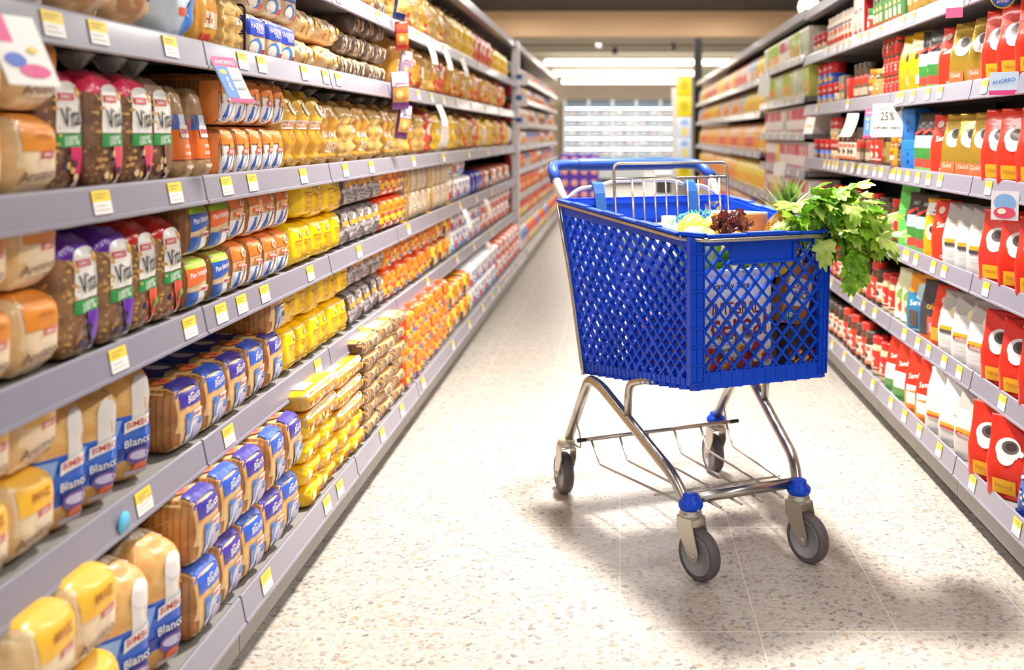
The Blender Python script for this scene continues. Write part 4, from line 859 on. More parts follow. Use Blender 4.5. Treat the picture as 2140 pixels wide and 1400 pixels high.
fp('c_lime', 'lime and orange carton', 'food_carton', 'box', (.1, .16, .2), '#d8dc6a', fardec('#a8cc3a', '#ee8a3a', '#f0ecd4'))
fp('c_yel', 'yellow carton', 'food_carton', 'box', (.11, .16, .2), '#f0d84a', fardec('#f4e890', '#e8b02a', '#d84a3a'))
fp('c_pink', 'pink and white carton', 'food_carton', 'box', (.1, .16, .2), '#e8b4b8', fardec('#f2e6e4', '#c83a58', '#e0889a'))
fp('p_org', 'orange pasta pack', 'pasta_pack', 'food', (.16, .09, .2), '#f2a23a', fardec('#f6bc6a', '#ee8a2a', '#f4dcb0'), box=False)
fp('p_yel', 'yellow pasta pack', 'pasta_pack', 'food', (.15, .09, .2), '#f4cc1a', fardec('#f6dc5a', '#f0a82a', '#f4ecd4'), box=False)
fp('p_red', 'red and peach pasta pack', 'pasta_pack', 'food', (.15, .09, .2), '#ec7a5a', fardec('#f2c8a8', '#e2483a', '#f4e4d4'), box=False)
fp('p_wht', 'white pasta pack', 'pasta_pack', 'food', (.14, .09, .2), '#e6e0e0', fardec('#b8c4d8', '#e0a48a', '#d8ccb8'), box=False)
fp('p_blu', 'blue pasta pack', 'pasta_pack', 'food', (.15, .09, .2), '#2a48b4', fardec('#4a5ad0', '#c8c4e0', '#e8a04a'), box=False)
y8 = YB_[8]+.04
farrows(-1, FLZ, y8, y8+5.28, [['s_yel', 's_mix', 's_grn'], ['s_org', 's_org', 's_yel'], ['s_org', 's_org', 's_red'], ['s_red', 's_org', 's_mix'], ['s_red', 's_yel', 's_mix'], ['s_yel', 's_red', 's_brn', 's_mix'], ['s_red', 's_mix', 's_brn'], ['s_red', 's_mix', 's_yel']], FK, 'snack', 'snack pouches', .012)
farrows(1, RM_, YB_[5], YB_[7], [['c_pink', 'c_yel'], ['c_yel', 'c_pink', 'c_yel'], ['c_pink', 'c_red', 'c_yel'], ['c_red', 'c_yel', 'c_pink'], ['c_cream', 'c_cream', 'c_red'], ['c_cream', 'c_lime'], ['c_red', 'c_lime', 'c_cream']], FK, 'carton', 'cartons', .003)
farrows(1, RF_, YB_[7], YB_[14], [['p_org', 'p_blu', 'p_yel'], ['p_org', 'p_red', 'p_blu'], ['p_org', 'p_org', 'p_yel'], ['p_org', 'p_yel', 'p_org', 'p_red'], ['p_org', 'p_yel', 'p_wht'], ['p_wht', 'p_red', 'p_yel']], FK, 'pasta', 'pasta packs', .006)

# ------------------------------------------------------------------ promo cards, hanging strips, wire dividers
def card(kind, label, loc, w, h, col, items, rz, tilt=0, group=None, curve=.0, cat='sign'):
    """a thin hanging card; local front is -y, hung from its top edge"""
    n = 8; vs = []
    for side in (0, 1):
        for j in range(n+1):
            t = j/n
            for x in (-w/2, w/2): vs.append((x, curve*t*t*h+side*.0012, -t*h))
    m_ = ink(col); k = (n+1)*2; fs = []
    for j in range(n):
        a = j*2
        fs += [(a, a+2, a+3, a+1), (k+a, k+a+1, k+a+3, k+a+2), (a, k+a, k+a+2, a+2), (a+1, a+3, k+a+3, k+a+1)]
    fs += [(0, 1, k+1, k), (2*n, k+2*n, k+2*n+1, 2*n+1)]
    b = MB().add([(x, y, z+h) for x, y, z in vs], fs, m_)
    if items: b.merge(decals(b, (w, .05, h), items, .0005))
    b.v = [(x, y, z-h) for x, y, z in b.v]
    o = link(kind, b, None, loc, (tilt, 0, rz)); tag(o, label, cat, group); return o
PROMO = [F('r', -.5, .78, .5, 1, '#e8608a'), F('t', 'AHORRO', .0, .88, .8, '#f6e4ea'), F('r', -.5, .1, .0, .78, '#5a8ad8'), F('e', -.25, .66, .14, .05, '#f0c83a'), F('t', 'oferta', -.24, .4, .44, WHT, 90), F('r', .06, .3, .44, .34, '#a8a4b0'), F('r', .06, .5, .44, .54, '#a8a4b0'), F('r', -.5, .0, .5, .08, '#e8487a')]
card('promo_card', 'pink, blue and white promotion card hanging before the orange loaves', (-.832, 2.1, 1.262), .075, .11, WHT, PROMO, radians(72), -.5, 'hanging promotion cards')
card('promo_card', 'pink edged white promotion card at the picture edge above country loaves', (-.83, 1.36, 1.262), .08, .11, WHT, [F('r', -.5, .6, -.1, 1, '#e8408a'), F('e', .1, .2, .3, .1, '#e0408a'), F('e', -.2, .35, .2, .1, '#4a6ad0'), F('e', .2, .5, .1, .05, '#f0c83a')], radians(72), -.5, 'hanging promotion cards')
for i, (y, z) in enumerate(((4.35, 1.5), (4.75, 1.5), (5.25, 1.5), (4.6, 1.235), (5.35, .7), (6.2, .7), (6.3, .425))):
    card('price_card', f'small white price card hanging from a bread shelf edge, {ordw(i+1)} of them', (-.83, y, z), .06, .1, WHT, [F('r', -.3, .5, .3, .56, '#c8c4c0')], radians(76), -.6, 'white price cards on the bread side', .25)
W25 = [F('t', '25%', .0, .62, .46, '#24221f', 0, 1.3), F('t', 'ACEPTAMOS TARJETAS', .0, .26, .9, '#24221f', 0, 1.3), F('e', .32, .82, .09, .07, '#5a5654'), F('r', -.35, .84, .0, .88, '#b8b4b0'), F('r', -.3, .12, .3, .13, '#c8c4c0')]
card('price_card', 'white discount card reading 25% hanging over the coffee jars', (1.0, 3.74, 1.215), .125, .125, '#d9d6d1', W25, radians(-42), -.12, 'cards on the coffee side')
card('promo_card', 'narrow pink and blue promotion card beside the discount card', (1.0, 3.98, 1.2), .06, .115, WHT, PROMO, radians(-45), -.15, 'cards on the coffee side')
card('price_card', 'plain white curled card hanging over the jars', (1.0, 4.3, 1.19), .06, .11, '#f4f2ee', [], radians(-50), -.25, 'cards on the coffee side', -.3)
card('price_card', 'small white card hanging near the milk tins', (1.0, 5.25, 1.19), .06, .09, '#f4f2ee', [F('r', -.3, .4, .3, .5, '#f0b83a')], radians(-50), -.3, 'cards on the coffee side')
card('price_card', 'white card hanging among the cartons', (1.0, 6.9, 1.5), .09, .14, '#f4f2ee', [], radians(-40), -.2, 'cards on the coffee side')
card('price_card', 'white card hanging on the low carton shelf', (1.0, 6.25, .93), .08, .09, '#f4f2ee', [], radians(-40), -.2, 'cards on the coffee side')
card('promo_card', 'slim white and pink promotion card on the top coffee rail', (.995, 2.98, 1.545), .05, .1, WHT, [F('r', -.5, .0, .5, .3, '#e0568a'), F('t', 'oferta', .0, .6, .7, '#4a72c8')], radians(-35), -.1, 'cards on the coffee side')
card('promo_card', 'blue and pink promotion card on the fifth coffee rail', (.995, 2.6, 1.262), .075, .06, '#cfe0f4', [F('r', -.5, .0, .5, .2, '#e0408a'), F('t', 'AHORRO', .0, .6, .8, '#2a7ad0', 8)], radians(-40), -.1, 'cards on the coffee side')
card('promo_card', 'pink and blue oval promotion card at the picture edge on the coffee side', (.99, 2.58, .955), .07, .075, '#f0e8f0', [F('e', .0, .6, .4, .3, '#8ab4e8'), F('e', .0, .25, .4, .2, '#e84a6a'), F('e', -.1, .3, .16, .1, '#f4ecd8')], radians(-40), -.1, 'cards on the coffee side')
def disc(label, loc, r, rz):
    rot = Matrix.Rotation(rz, 3, 'Z') @ Matrix.Rotation(radians(90), 3, 'X')
    b = MB().lathe([(r, 0), (r, .0015), (0, .0015)], ink('#e8c02a'), 28).lathe([(r*.9, .0015), (r*.9, .0022), (0, .0022)], ink('#2a5ab8'), 28)
    gv, gf = text_geo('mercado')
    b.add([(x*r*1.5, y*r*1.5+r*.4, .0028) for x, y in gv], gf, ink(WHT)); gv, gf = text_geo('Super'); b.add([(x*r*.9, y*r*.9-r*.1, .0028) for x, y in gv], gf, ink('#e85a8a'))
    gv, gf = text_geo('precio'); b.add([(x*r*.9, y*r*.9-r*.45, .0028) for x, y in gv], gf, ink('#f0d0dc'))
    b.xf(rot.to_4x4()); o = link('round_sign', b, None, loc); tag(o, label, 'sign', 'cards on the coffee side')
disc('round blue sign with yellow rim hanging above red coffee bags', (1.0, 2.62, 1.462), .034, radians(-42))
for i, (k, z, lab, sc) in enumerate((('strip_blue', 1.52, 'dark blue', .9), ('strip_red', 1.412, 'red', .74), ('strip_lilac', 1.298, 'pale lilac', .8), ('strip_purple', 1.192, 'white and purple', .98), ('strip_purple2', 1.084, 'purple', .9))):
    place(PROTO[k], f'{lab} snack pouch hanging in a strip from the shelf edge', (-.812+.006*(i % 2), 3.71+.03*(i % 3)-.02, z), radians(48)+.22*(-1)**i, 'pouches on the hanging strip', tilt=.14, roll=.09*(-1)**i, scale=sc)
_s = [c for c in BAYS[0].children if c.name.startswith('shelf')][1]
link('round_sticker', MB().lathe([(.019, 0), (.019, .0014), (.001, .0016)], solid('#58bde0', .4), 24, (0, 0, 0), Matrix.Rotation(radians(90), 3, 'Y') ), _s, (.0135, 1.695-1.6, LZ[1]-.021), (0, 0, 0))
def wire(kind, label, y, z, d, h, col, r, group, x0=-.868):
    m = solid(col, .35, .2); b = MB().tube(bend([(x0, y, z), (x0, y, z+h), (x0-d, y, z+h), (x0-d, y, z)], .012, 4), r, m, 8).tube([(x0, y, z+.004), (x0-d, y, z+.004)], r, m, 8)
    b.tube([(x0-.055, y, z), (x0-.055, y, z+h)], r, m, 8).tube([(x0-.0, y, z+h*.45), (x0-d, y, z+h*.45)], r*.8, m, 8)
    o = link(kind, b); tag(o, label, 'divider', group)
for i, y in enumerate((4.105, 4.62, 5.2)):
    wire('wire_divider', f'yellow wire divider standing on the third bread shelf, {ordw(i+1)} one back', y-.025, LZ[2]+.003, .2, .2, '#e0a81c', .004, 'yellow wire dividers', -.86)
wire('wire_divider', 'thin black wire divider beside the finger rolls', 2.325, LZ[4]+.003, .2, .12, '#1c1a18', .003, 'black wire dividers')
# ------------------------------------------------------------------ the cart. Local axes: x = right, y = back, z = up (b below is the forward distance = -y)
TH = math.atan2(.383, .924); CO = Vector((.066, 3.182, 0))
def W(a, b, z): return (a, -b, z)
cart = thing('shopping_cart', 'blue plastic shopping cart with chrome legs standing filled in the aisle', 'shopping cart', CO, TH)
BP = solid('#0042c4', .4, 0, 0, .3); GRIP = solid('#073f9c', .42, 0, .05); BPL = solid('#0a4f96', .4, 0, .1); CHR = solid('#b4aea6', .27, .95); ZN = solid('#b9b3aa', .35, .8); CAP = solid('#101010', .4); STEEL = solid('#d9d5ca', .3, .6)
# basket corners: (a, b, z)
BW, FW = .245, .186
bBL, bBR, bFL, bFR = (-.245, .135, .405), (.245, .135, .405), (-FW, .745, .492), (FW, .745, .492)
tBL, tBR, tFL, tFR = (-.283, .04, .898), (.283, .04, .898), (-FW-.006, .755, .852), (FW+.006, .755, .852)
V3 = lambda p: Vector(W(*p))
class Wall:
    def __init__(s, bl, br, tr, tl):
        s.c = [V3(p) for p in (bl, br, tr, tl)]; s.w = ((s.c[1]-s.c[0]).length+(s.c[2]-s.c[3]).length)/2; s.h = ((s.c[3]-s.c[0]).length+(s.c[2]-s.c[1]).length)/2
        s.n = (s.c[1]-s.c[0]).cross(s.c[3]-s.c[0]).normalized()          # outward
    def P(s, x, y, o=0):
        u, v = x/s.w, y/s.h; a, b, c, d = s.c
        return a*(1-u)*(1-v)+b*u*(1-v)+c*u*v+d*(1-u)*v+s.n*o
    def bar(s, mb, p, q, wid, dep, m, o=0):
        A, B = s.P(*p), s.P(*q); t = (B-A).normalized(); sd = s.n.cross(t)*wid/2
        vs = [e+sd*k+s.n*(o-dd) for e in (A, B) for k in (-1, 1) for dd in (0, dep)]
        mb.add(vs, [(0, 1, 3, 2), (4, 6, 7, 5), (0, 4, 5, 1), (2, 3, 7, 6), (0, 2, 6, 4), (1, 5, 7, 3)], m)
    def plate(s, mb, x0, y0, x1, y1, dep, m, o=0):
        n = 4; vs = []
        for dd in (0, dep):
            for j in (0, 1):
                for i in range(n+1): vs.append(s.P(x0+(x1-x0)*i/n, (y0, y1)[j], o-dd))
        k = n+1; fs = []
        for i in range(n):
            fs += [(i, i+1, k+i+1, k+i), (2*k+i, 3*k+i, 3*k+i+1, 2*k+i+1), (k+i, k+i+1, 3*k+i+1, 3*k+i), (i, 2*k+i, 2*k+i+1, i+1)]
        fs += [(0, k, 3*k, 2*k), (n, 2*k+n, 3*k+n, k+n)]
        mb.add(vs, fs, m)
    def lattice(s, mb, x0, y0, x1, y1, px, py, wid, dep, m, holes=(), thick=()):
        sl = py/px
        for sg in (1, -1):
            k0 = -int((y1-y0)/py)-2; k1 = int((x1-x0)/px)+int((y1-y0)/py)+3
            for k in range(k0, k1):
                cx = x0+k*px if sg > 0 else x1-k*px
                # line through (cx, y0) with slope sg*sl ; clip to the panel
                ya = y0; segs = []
                t0, t1 = 0, (y1-y0)
                xs = lambda t: cx+sg*t/sl
                for lo, hi in ((x0, x1),):
                    ta, tb = sorted(((lo-cx)*sg*sl, (hi-cx)*sg*sl)); t0, t1 = max(t0, ta), min(t1, tb)
                if t1-t0 < .004: continue
                ivs = [(t0, t1)]
                for hx0, hy0, hx1, hy1 in holes:
                    new = []
                    for a, b in ivs:
                        ta, tb = sorted(((hx0-cx)*sg*sl, (hx1-cx)*sg*sl)); ta, tb = max(ta, hy0-y0), min(tb, hy1-y0)
                        if tb <= a or ta >= b or ta >= tb: new.append((a, b)); continue
                        if ta > a: new.append((a, ta))
                        if tb < b: new.append((tb, b))
                    ivs = new
                for a, b in ivs:
                    if b-a > .004: s.bar(mb, (xs(a), y0+a), (xs(b), y0+b), wid*(1.9 if (k % 5 == 2 and thick) else 1), dep*(1.15 if sg > 0 else 1), m)
bk = MB()
wl = Wall(bBL, bFL, tFL, tBL); wr = Wall(bFR, bBR, tBR, tFR); wf = Wall(bFL, bFR, tFR, tFL); wb = Wall(bBR, bBL, tBL, tBR)
# (names: left wall seen from outside runs rear -> front)
for w_ in (wl, wr):
    w_.lattice(bk, .012, .02, w_.w-.012, w_.h-.03, .048, .043, .0055, .012, BP, (), (1,))
    w_.plate(bk, 0, 0, w_.w, .02, .016, BP); w_.plate(bk, 0, w_.h-.034, w_.w, w_.h, .012, BP)
    w_.plate(bk, 0, 0, .013, w_.h, .014, BP); w_.plate(bk, w_.w-.014, 0, w_.w, w_.h, .014, BP)
    for i in range(26): w_.plate(bk, .006+i*w_.w/26, -.002, .008+i*w_.w/26, .02, .002, BP, .002)
# inner solid upper band of the right wall with a few cut-outs is only the wall's rim; the front panel carries a plain plate
fw, fh = wf.w, wf.h
hole = (.106, fh-.066, .274, fh-.02)
wf.lattice(bk, .022, .03, fw-.018, fh-.02, .040, .0452, .0052, .008, BP, (hole,))
wf.plate(bk, 0, 0, fw, .03, .014, BP); wf.plate(bk, 0, fh-.022, fw, fh, .012, BP)
wf.plate(bk, .100, fh-.068, .106, fh-.02, .014, BP, .004); wf.plate(bk, .274, fh-.068, .280, fh-.02, .014, BP, .004); wf.plate(bk, .100, fh-.070, .280, fh-.064, .014, BP, .004)
wf.plate(bk, .106, fh-.066, .274, fh-.02, .004, BP, -.003)
for i in range(12): wf.plate(bk, .01+i*fw/12, -.003, .0125+i*fw/12, .027, .002, BP, .002)
# corner posts with stacked ribs
def post(p0, p1, x, wid, wall):
    wall.plate(bk, x, 0, x+wid, wall.h, .016, BP, .001)
    for k in range(8): wall.plate(bk, x, .004+k*wall.h/8, x+wid, .008+k*wall.h/8, .004, BP, .005)
    for xx in (x, x+wid*.5-.001, x+wid-.003): wall.plate(bk, xx, 0, xx+.003, wall.h, .004, BP, .005)
post(0, 0, -.012, .040, wf); post(0, 0, fw-.022, .026, wf); post(0, 0, wl.w-.016, .016, wl); post(0, 0, 0, .016, wr)
# rear wall: solid top band, lattice below, X cut-outs at the corners
rw, rh = wb.w, wb.h
wb.plate(bk, .075, rh-.075, rw-.075, rh, .010, BP); wb.plate(bk, 0, rh-.014, rw, rh, .012, BP); wb.plate(bk, 0, 0, rw, .02, .012, BP)
wb.plate(bk, 0, 0, .014, rh, .012, BP); wb.plate(bk, rw-.014, 0, rw, rh, .012, BP); wb.plate(bk, 0, rh-.075, rw, rh-.062, .010, BP)
for x0 in (.014, rw-.075):
    wb.bar(bk, (x0, rh-.064), (x0+.061, rh-.012), .007, .010, BP); wb.bar(bk, (x0, rh-.012), (x0+.061, rh-.064), .007, .010, BP)
wb.lattice(bk, .012, .02, rw-.012, rh-.07, .05, .045, .006, .012, BP)
# floor of the basket
fl = Wall(bBL, bBR, bFR, bFL)
fl.lattice(bk, .0, .0, fl.w, fl.h, .045, .05, .007, -.010, BP); fl.plate(bk, 0, 0, fl.w, .02, -.01, BP); fl.plate(bk, 0, fl.h-.02, fl.w, fl.h, -.01, BP)
# flat upper rim, clipped over the steel rim
def rimseg(p, q, wid, z0, z1):
    A, B = V3(p), V3(q); t = (B-A).normalized(); n = Vector((t.y, -t.x, 0)).normalized()
    vs = [e+n*k+Vector((0, 0, z)) for e in (A, B) for k in (-wid*.35, wid*.65) for z in (z0, z1)]
    bk.add(vs, [(0, 1, 3, 2), (4, 6, 7, 5), (0, 4, 5, 1), (2, 3, 7, 6), (0, 2, 6, 4), (1, 5, 7, 3)], BP)
ring = [tBL, (-FW-.02, .715, .8545), (-FW+.022, .765, .852), (FW-.022, .765, .852), (FW+.02, .715, .8545), tBR]
lerp = lambda p, q, t: tuple(p[i]+(q[i]-p[i])*t for i in range(3))
for i in range(5):
    p, q = ring[i], ring[i+1]; n = max(1, int((V3(q)-V3(p)).length/.09))
    for j in range(n): rimseg(lerp(p, q, j/n), lerp(p, q, (j+.98)/n), .022, .001, .007+.003*((j+i) % 2))
rimseg(tBR, tBL, .018, .0, .008)
bko = link('basket', bk, cart)
# steel rim below the plastic rim and down the rear corners
rim = MB()
rp = [Vector(W(*p))+Vector((0, 0, -.006)) for p in [(-.292, .035, .899), (-FW-.026, .712, .8545), (-FW+.016, .775, .852), (FW-.016, .775, .852), (FW+.026, .712, .8545), (.292, .035, .899)]]
rim.tube(bend(rp, .02, 5, True), .0062, CHR, 10, True)
for sg in (-1, 1):
    rim.tube(bend([W(sg*.287, .03, .893), W(sg*.262, .085, .65), W(sg*.25, .135, .44), W(sg*.248, .15, .395)], .05), .0068, CHR, 10)
link('steel_rim', rim, cart)
# handle
for nm, mb in (('handle_bar', MB().tube(bend([W(-.262, .035, .885), W(-.27, -.03, .955), W(-.262, -.10, 1.0), W(-.21, -.118, 1.003), W(.21, -.118, 1.003), W(.262, -.10, 1.0), W(.27, -.03, .955), W(.262, .035, .885)], .06, 6), .0135, STEEL, 14)),):
    hb = link(nm, mb, cart)
g = MB(); pts = bend([W(-.2715, -.035, .96), W(-.262, -.10, 1.0), W(-.205, -.119, 1.003), W(.205, -.119, 1.003), W(.262, -.10, 1.0), W(.2715, -.035, .96)], .06, 7)
g.tube(pts, .0175, GRIP, 16); g.tube([W(-.17, -.119, 1.003), W(-.165, -.119, 1.003), W(.165, -.119, 1.003), W(.17, -.119, 1.003)], [.0195, .0205, .0205, .0195], GRIP, 16)
for i in range(5): g.bevbox(W(-.10+i*.012, -.119, 1.0215), (.009, .016, .006), GRIP, .002); g.bevbox(W(.075+i*.012, -.119, 1.0215), (.009, .016, .006), GRIP, .002)
link('grip', g, hb)
# rear bent rod and the two blue hinge clips
link('rear_rod', MB().tube(bend([W(-.272, .03, .892), W(-.215, .02, .935), W(-.155, .02, .94), W(-.10, .02, .955), W(.10, .02, .955), W(.15, .02, .938), W(.215, .02, .935), W(.272, .03, .892)], .02), .0058, STEEL, 10), cart)
for sg in (-1, 1):
    c = MB(); x = sg*.158
    prof = [(-.006, .944), (-.004, .952), (.012, .954), (.026, .948), (.040, .92), (.058, .86), (.064, .80), (.058, .80), (.050, .86), (.030, .925), (.012, .938), (.0, .934)]
    n = len(prof); vs = [W(x+k*.017, .012+b_, z) for k in (-1, 1) for b_, z in prof]
    c.add(vs, [(i, (i+1) % n, n+(i+1) % n, n+i) for i in range(n)]+[tuple(range(n))[::-1], tuple(range(n, 2*n))], BPL)
    link('hinge_clip', c, cart)
# wire divider (child seat flap)
d = MB(); dz = lambda z: .232-(1.015-z)*-.02
def DV(a, z): return W(a, .227+(1.015-z)*.10, z)
d.tube(bend([DV(-.185, .70), DV(-.185, 1.016), DV(.185, 1.016), DV(.185, .70)], .022), .0045, CHR, 10)
d.tube([DV(-.19, .972), DV(.19, .972)], .0038, CHR, 8); d.tube([DV(-.185, .72), DV(.185, .72)], .0038, CHR, 8)
for i in range(9):
    a = -.185+.37*(i+1.6)/10.4; d.tube([DV(a, .972), DV(a, .71)], .0036 if i in (0, 8) else .0024, CHR, 8)
link('wire_flap', d, cart)
# legs
for sg in (-1, 1):
    f = MB()
    f.tube(bend([W(sg*.251, .022, .168), W(sg*.25, .20, .395), W(sg*.238, .26, .388), W(sg*.178, .615, .235), W(sg*.158, .665, .165), W(sg*.158, .668, .15)], .055, 7), .0145, CHR, 16)
    f.tube(bend([W(sg*.214, .40, .328), W(sg*.214, .41, .425), W(sg*.205, .47, .447), W(sg*.195, .54, .462)], .045, 6), .011, CHR, 12)
    f.tube(bend([W(sg*.25, .085, .245), W(sg*.245, .11, .21), W(sg*.245, .12, .17), W(sg*.247, .05, .165)], .015), .0028, ZN, 8)
    link('leg_tube', f, cart)
# lower rack
r = MB(); r.tube([W(-.236, .15, .204), W(.236, .15, .204)], .006, CHR, 10); r.tube([W(-.262, .15, .204), W(.262, .15, .204)], .0035, CHR, 8)
for i in range(6):
    t = i/5; a0 = -.225+.45*t; a1 = -.15+.30*t
    r.tube(bend([W(a0, .15, .204), W(a0*.97, .205, .145), W(a1, .70, .172)], .01), .0034, ZN, 8)
r.tube([W(-.19, .52, .157), W(.19, .52, .157)], .003, ZN, 8)
ro = link('lower_rack', r, cart)
for sg in (-1, 1): link('end_cap', MB().tube([W(sg*.24, .15, .204), W(sg*.268, .15, .204)], .0062, CAP, 10), ro)
link('cross_bar', MB().tube([W(-.155, .662, .19), W(.155, .662, .19)], .0135, CHR, 14), cart)
# casters
TYRE, HUB, HUBD = solid('#5a5356', .6), solid('#8f9096', .45), solid('#3a383a', .5)
Rinv = Matrix.Rotation(-TH, 3, 'Z')
def caster(contact, rolldir, collar, trail=.03):
    cw = Vector((contact[0], contact[1], 0)); rd = Vector((rolldir[0], rolldir[1], 0)).normalized()
    cl = Rinv @ (cw-CO); rl = Rinv @ rd; ax = Vector((rl.y, -rl.x, 0)); R_ = .0625
    st = cl-rl*trail                           # stem foot
    M = Matrix((rl, -ax, Vector((0, 0, 1)))).transposed()   # local x = rolling, y = axle, z = up
    f = MB(); wc = Vector((trail, 0, R_))
    for sd in (-1, 1):
        prof = [(-.026, .150), (.026, .150), (.030, .128), (trail+.017, R_+.012), (trail+.013, R_-.009), (trail-.004, R_-.015), (trail-.014, R_-.006), (-.026, .118)]
        n = len(prof); vs = [Vector((x, sd*(.0215+e), z)) for e in (0, .0028) for x, z in prof]
        fs = [(i, (i+1) % n, n+(i+1) % n, n+i) for i in range(n)]+[tuple(range(n))[::-1], tuple(range(n, 2*n))]
        f.add(vs, fs, ZN)
    f.bevbox((0, 0, .15), (.054, .048, .005), ZN, .002)
    f.lathe([(.026, .150), (.029, .153), (.029, .160), (.026, .163), (.027, .166), (.024, .170), (.012, .171)], ZN, 22)
    f.lathe([(.005, -.028), (.0065, -.0275), (.0065, .0275), (.005, .028)], ZN, 12, wc, Matrix.Rotation(radians(90), 3, 'X'))
    f.xf((Matrix.Translation(st) @ M.to_4x4()))
    o = link('caster', f, cart)
    w_ = MB(); RX = Matrix.Rotation(radians(90), 3, 'X')
    w_.lathe([(.046, -.013), (.056, -.0165), (.060, -.013), (.0625, -.006), (.0625, .006), (.060, .013), (.056, .0165), (.046, .013)], TYRE, 40, wc, RX)
    for sd in (-1, 1):
        w_.lathe([(.0475, sd*.0135), (.0475, sd*.0155), (.0455, sd*.0155), (.0445, sd*.0125)], HUB, 36, wc, RX)
        w_.lathe([(.0445, sd*.0115), (.043, sd*.0125), (.001, sd*.0140)], HUB, 36, wc, RX)
        w_.lathe([(.0455, sd*.0122), (.044, sd*.0119)], HUBD, 36, wc, RX)
    w_.xf((Matrix.Translation(st) @ M.to_4x4())); link('wheel', w_, o)
    if collar:
        c = MB().lathe([(.017, .166), (.027, .168), (.031, .175), (.031, .184), (.026, .190), (.021, .194), (.0195, .203), (.016, .205)], BP, 24)
        c.xf(Matrix.Translation(st)); link('collar', c, o)
    else:
        c = MB().lathe([(.017, .160), (.024, .164), (.024, .174), (.018, .178)], solid('#cfc6a8', .5), 24); c.xf(Matrix.Translation(st)); link('collar', c, o)
caster((.197, 2.482), (.66, -.75), 1); caster((.484, 2.587), (.62, -.78), 1); caster((-.172, 3.088), (-.34, .94), 0, .027); caster((.304, 3.276), (-.3, .95), 1, .027)

# ------------------------------------------------------------------ goods in the cart
CM = Matrix.Translation(CO) @ Matrix.Rotation(TH, 4, 'Z')
def cw(a, b, z): return tuple(CM @ Vector(W(a, b, z)))
def incart(name, cat, label, parts, a, b, z, rz=0, tilt=0, roll=0):
    if len(parts) == 1: o = link(name, parts[0][1]); tag(o, label, cat)
    else:
        o = thing(name, label, cat)
        for n_, mb in parts: link(n_, mb, o)
    o.location = cw(a, b, z); o.rotation_euler = (tilt, roll, TH+rz); return o
def cbox(dims, col, prints):
    b = MB().bevbox((0, 0, dims[2]/2), dims, ink(col), .003, 2); return [('carton', b), ('front_print', decals(b, dims, prints, .0006))]
berries = [F('e', RNG.uniform(-.4, .44), RNG.uniform(.1, .3), RNG.uniform(.05, .08), RNG.uniform(.035, .055), RNG.choice(['#b8222a', '#8f1420', '#d8a43a', '#7a3a1c', '#c8342a', '#e8c07a', '#c43a2c', '#5a2a1a'])) for _ in range(34)]
CER = [F('r', -.5, .93, .5, 1, '#dcd8d6'), F('t', 'Family Size', -.06, .845, .5, '#2c2a2c'), F('t', 'INTEGRAL', .0, .645, .64, '#8c1c22', 0, 1.5), F('t', 'cereal', .04, .50, .76, '#9c1c22', 0, 1.35), F('t', 'Original granola', -.04, .375, .58, '#3a3638'), F('r', -.4, .335, .1, .34, '#8f8b90'), F('r', -.4, .31, .0, .315, '#8f8b90'), F('t', '100% natural', -.2, .27, .4, '#5a5658')]+berries+[F('t', 'barra', -.3, .03, .24, '#4a4648'), F('t', '350 g', .3, .05, .24, '#6a6668')]
incart('cereal_box', 'box', 'white cereal box with red lettering behind the front lattice of the cart', cbox((.205, .065, .268), '#eae8ea', CER), -.058, .688, .497)
BER2 = [F('e', RNG.uniform(-.4, .44), RNG.uniform(.04, .5), .1, .05, RNG.choice(['#c8442a', '#e88a2a', '#7a3a1c', '#e0b06a', '#a82a1e'])) for _ in range(20)]
incart('snack_box', 'box', 'box with orange fruit picture in the front corner of the cart', cbox((.085, .05, .12), '#3a2a22', BER2+[F('r', -.5, .0, .5, .06, '#c8281c')]), .128, .70, .494, .05)
incart('juice_carton', 'carton', 'tilted juice carton with white label behind the cart lattice', cbox((.085, .05, .16), '#b8733a', [F('r', -.44, .3, .44, .74, '#e8e2e0'), F('t', 'CRAN', .0, .62, .6, '#8a1c2a', 0, 1.2), F('t', 'JUICE', .08, .46, .6, '#4a2a34', 0, 1.2), F('r', -.44, .06, .1, .24, '#2f7a6a'), F('t', '18%', -.16, .15, .34, WHT)]), .11, .69, .615, .1, 0, .22)
incart('frozen_pack', 'box', 'dark green pack with a leafy picture upright in the cart', cbox((.1, .04, .17), '#1c2c24', [F('t', 'Organic', .0, .9, .7, '#b8c4bc'), F('t', 'Happy', .1, .8, .6, '#8a9a90'), F('e', .0, .55, .3, .1, '#3c7a34'), F('p', [(-.4, .45), (.1, .7), (.4, .5), (.0, .58)], '#5aa044'), F('e', -.1, .3, .2, .08, '#2c9a9a'), F('r', -.3, .12, .3, .2, '#e8e4d8')]), .105, .63, .60, .0, 0, .05)
b = MB().lathe([(.001, 0), (.046, 0), (.05, .005), (.05, .1), (.052, .104), (.052, .112), (.05, .115)], ink('#c9a24a'), 28).lathe([(.05, .115), (.048, .116), (.001, .116)], ink('#e8c53a'), 28)
b.xf(Matrix.Rotation(radians(90), 4, 'X') @ Matrix.Translation((0, 0, 0)))
for s_, zz, ww in (('GRANOLA', .012, .07), ('OATS', -.012, .055)):
    gv, gf = text_geo(s_); b.add([(x*ww, -.1168, y*ww+zz) for x, y in gv], gf, ink('#5a4420'))
incart('oats_tub', 'tub', 'round tub of oats with yellow lid lying on its side in the cart', [('oats_tub', b)], .062, .60, .79)
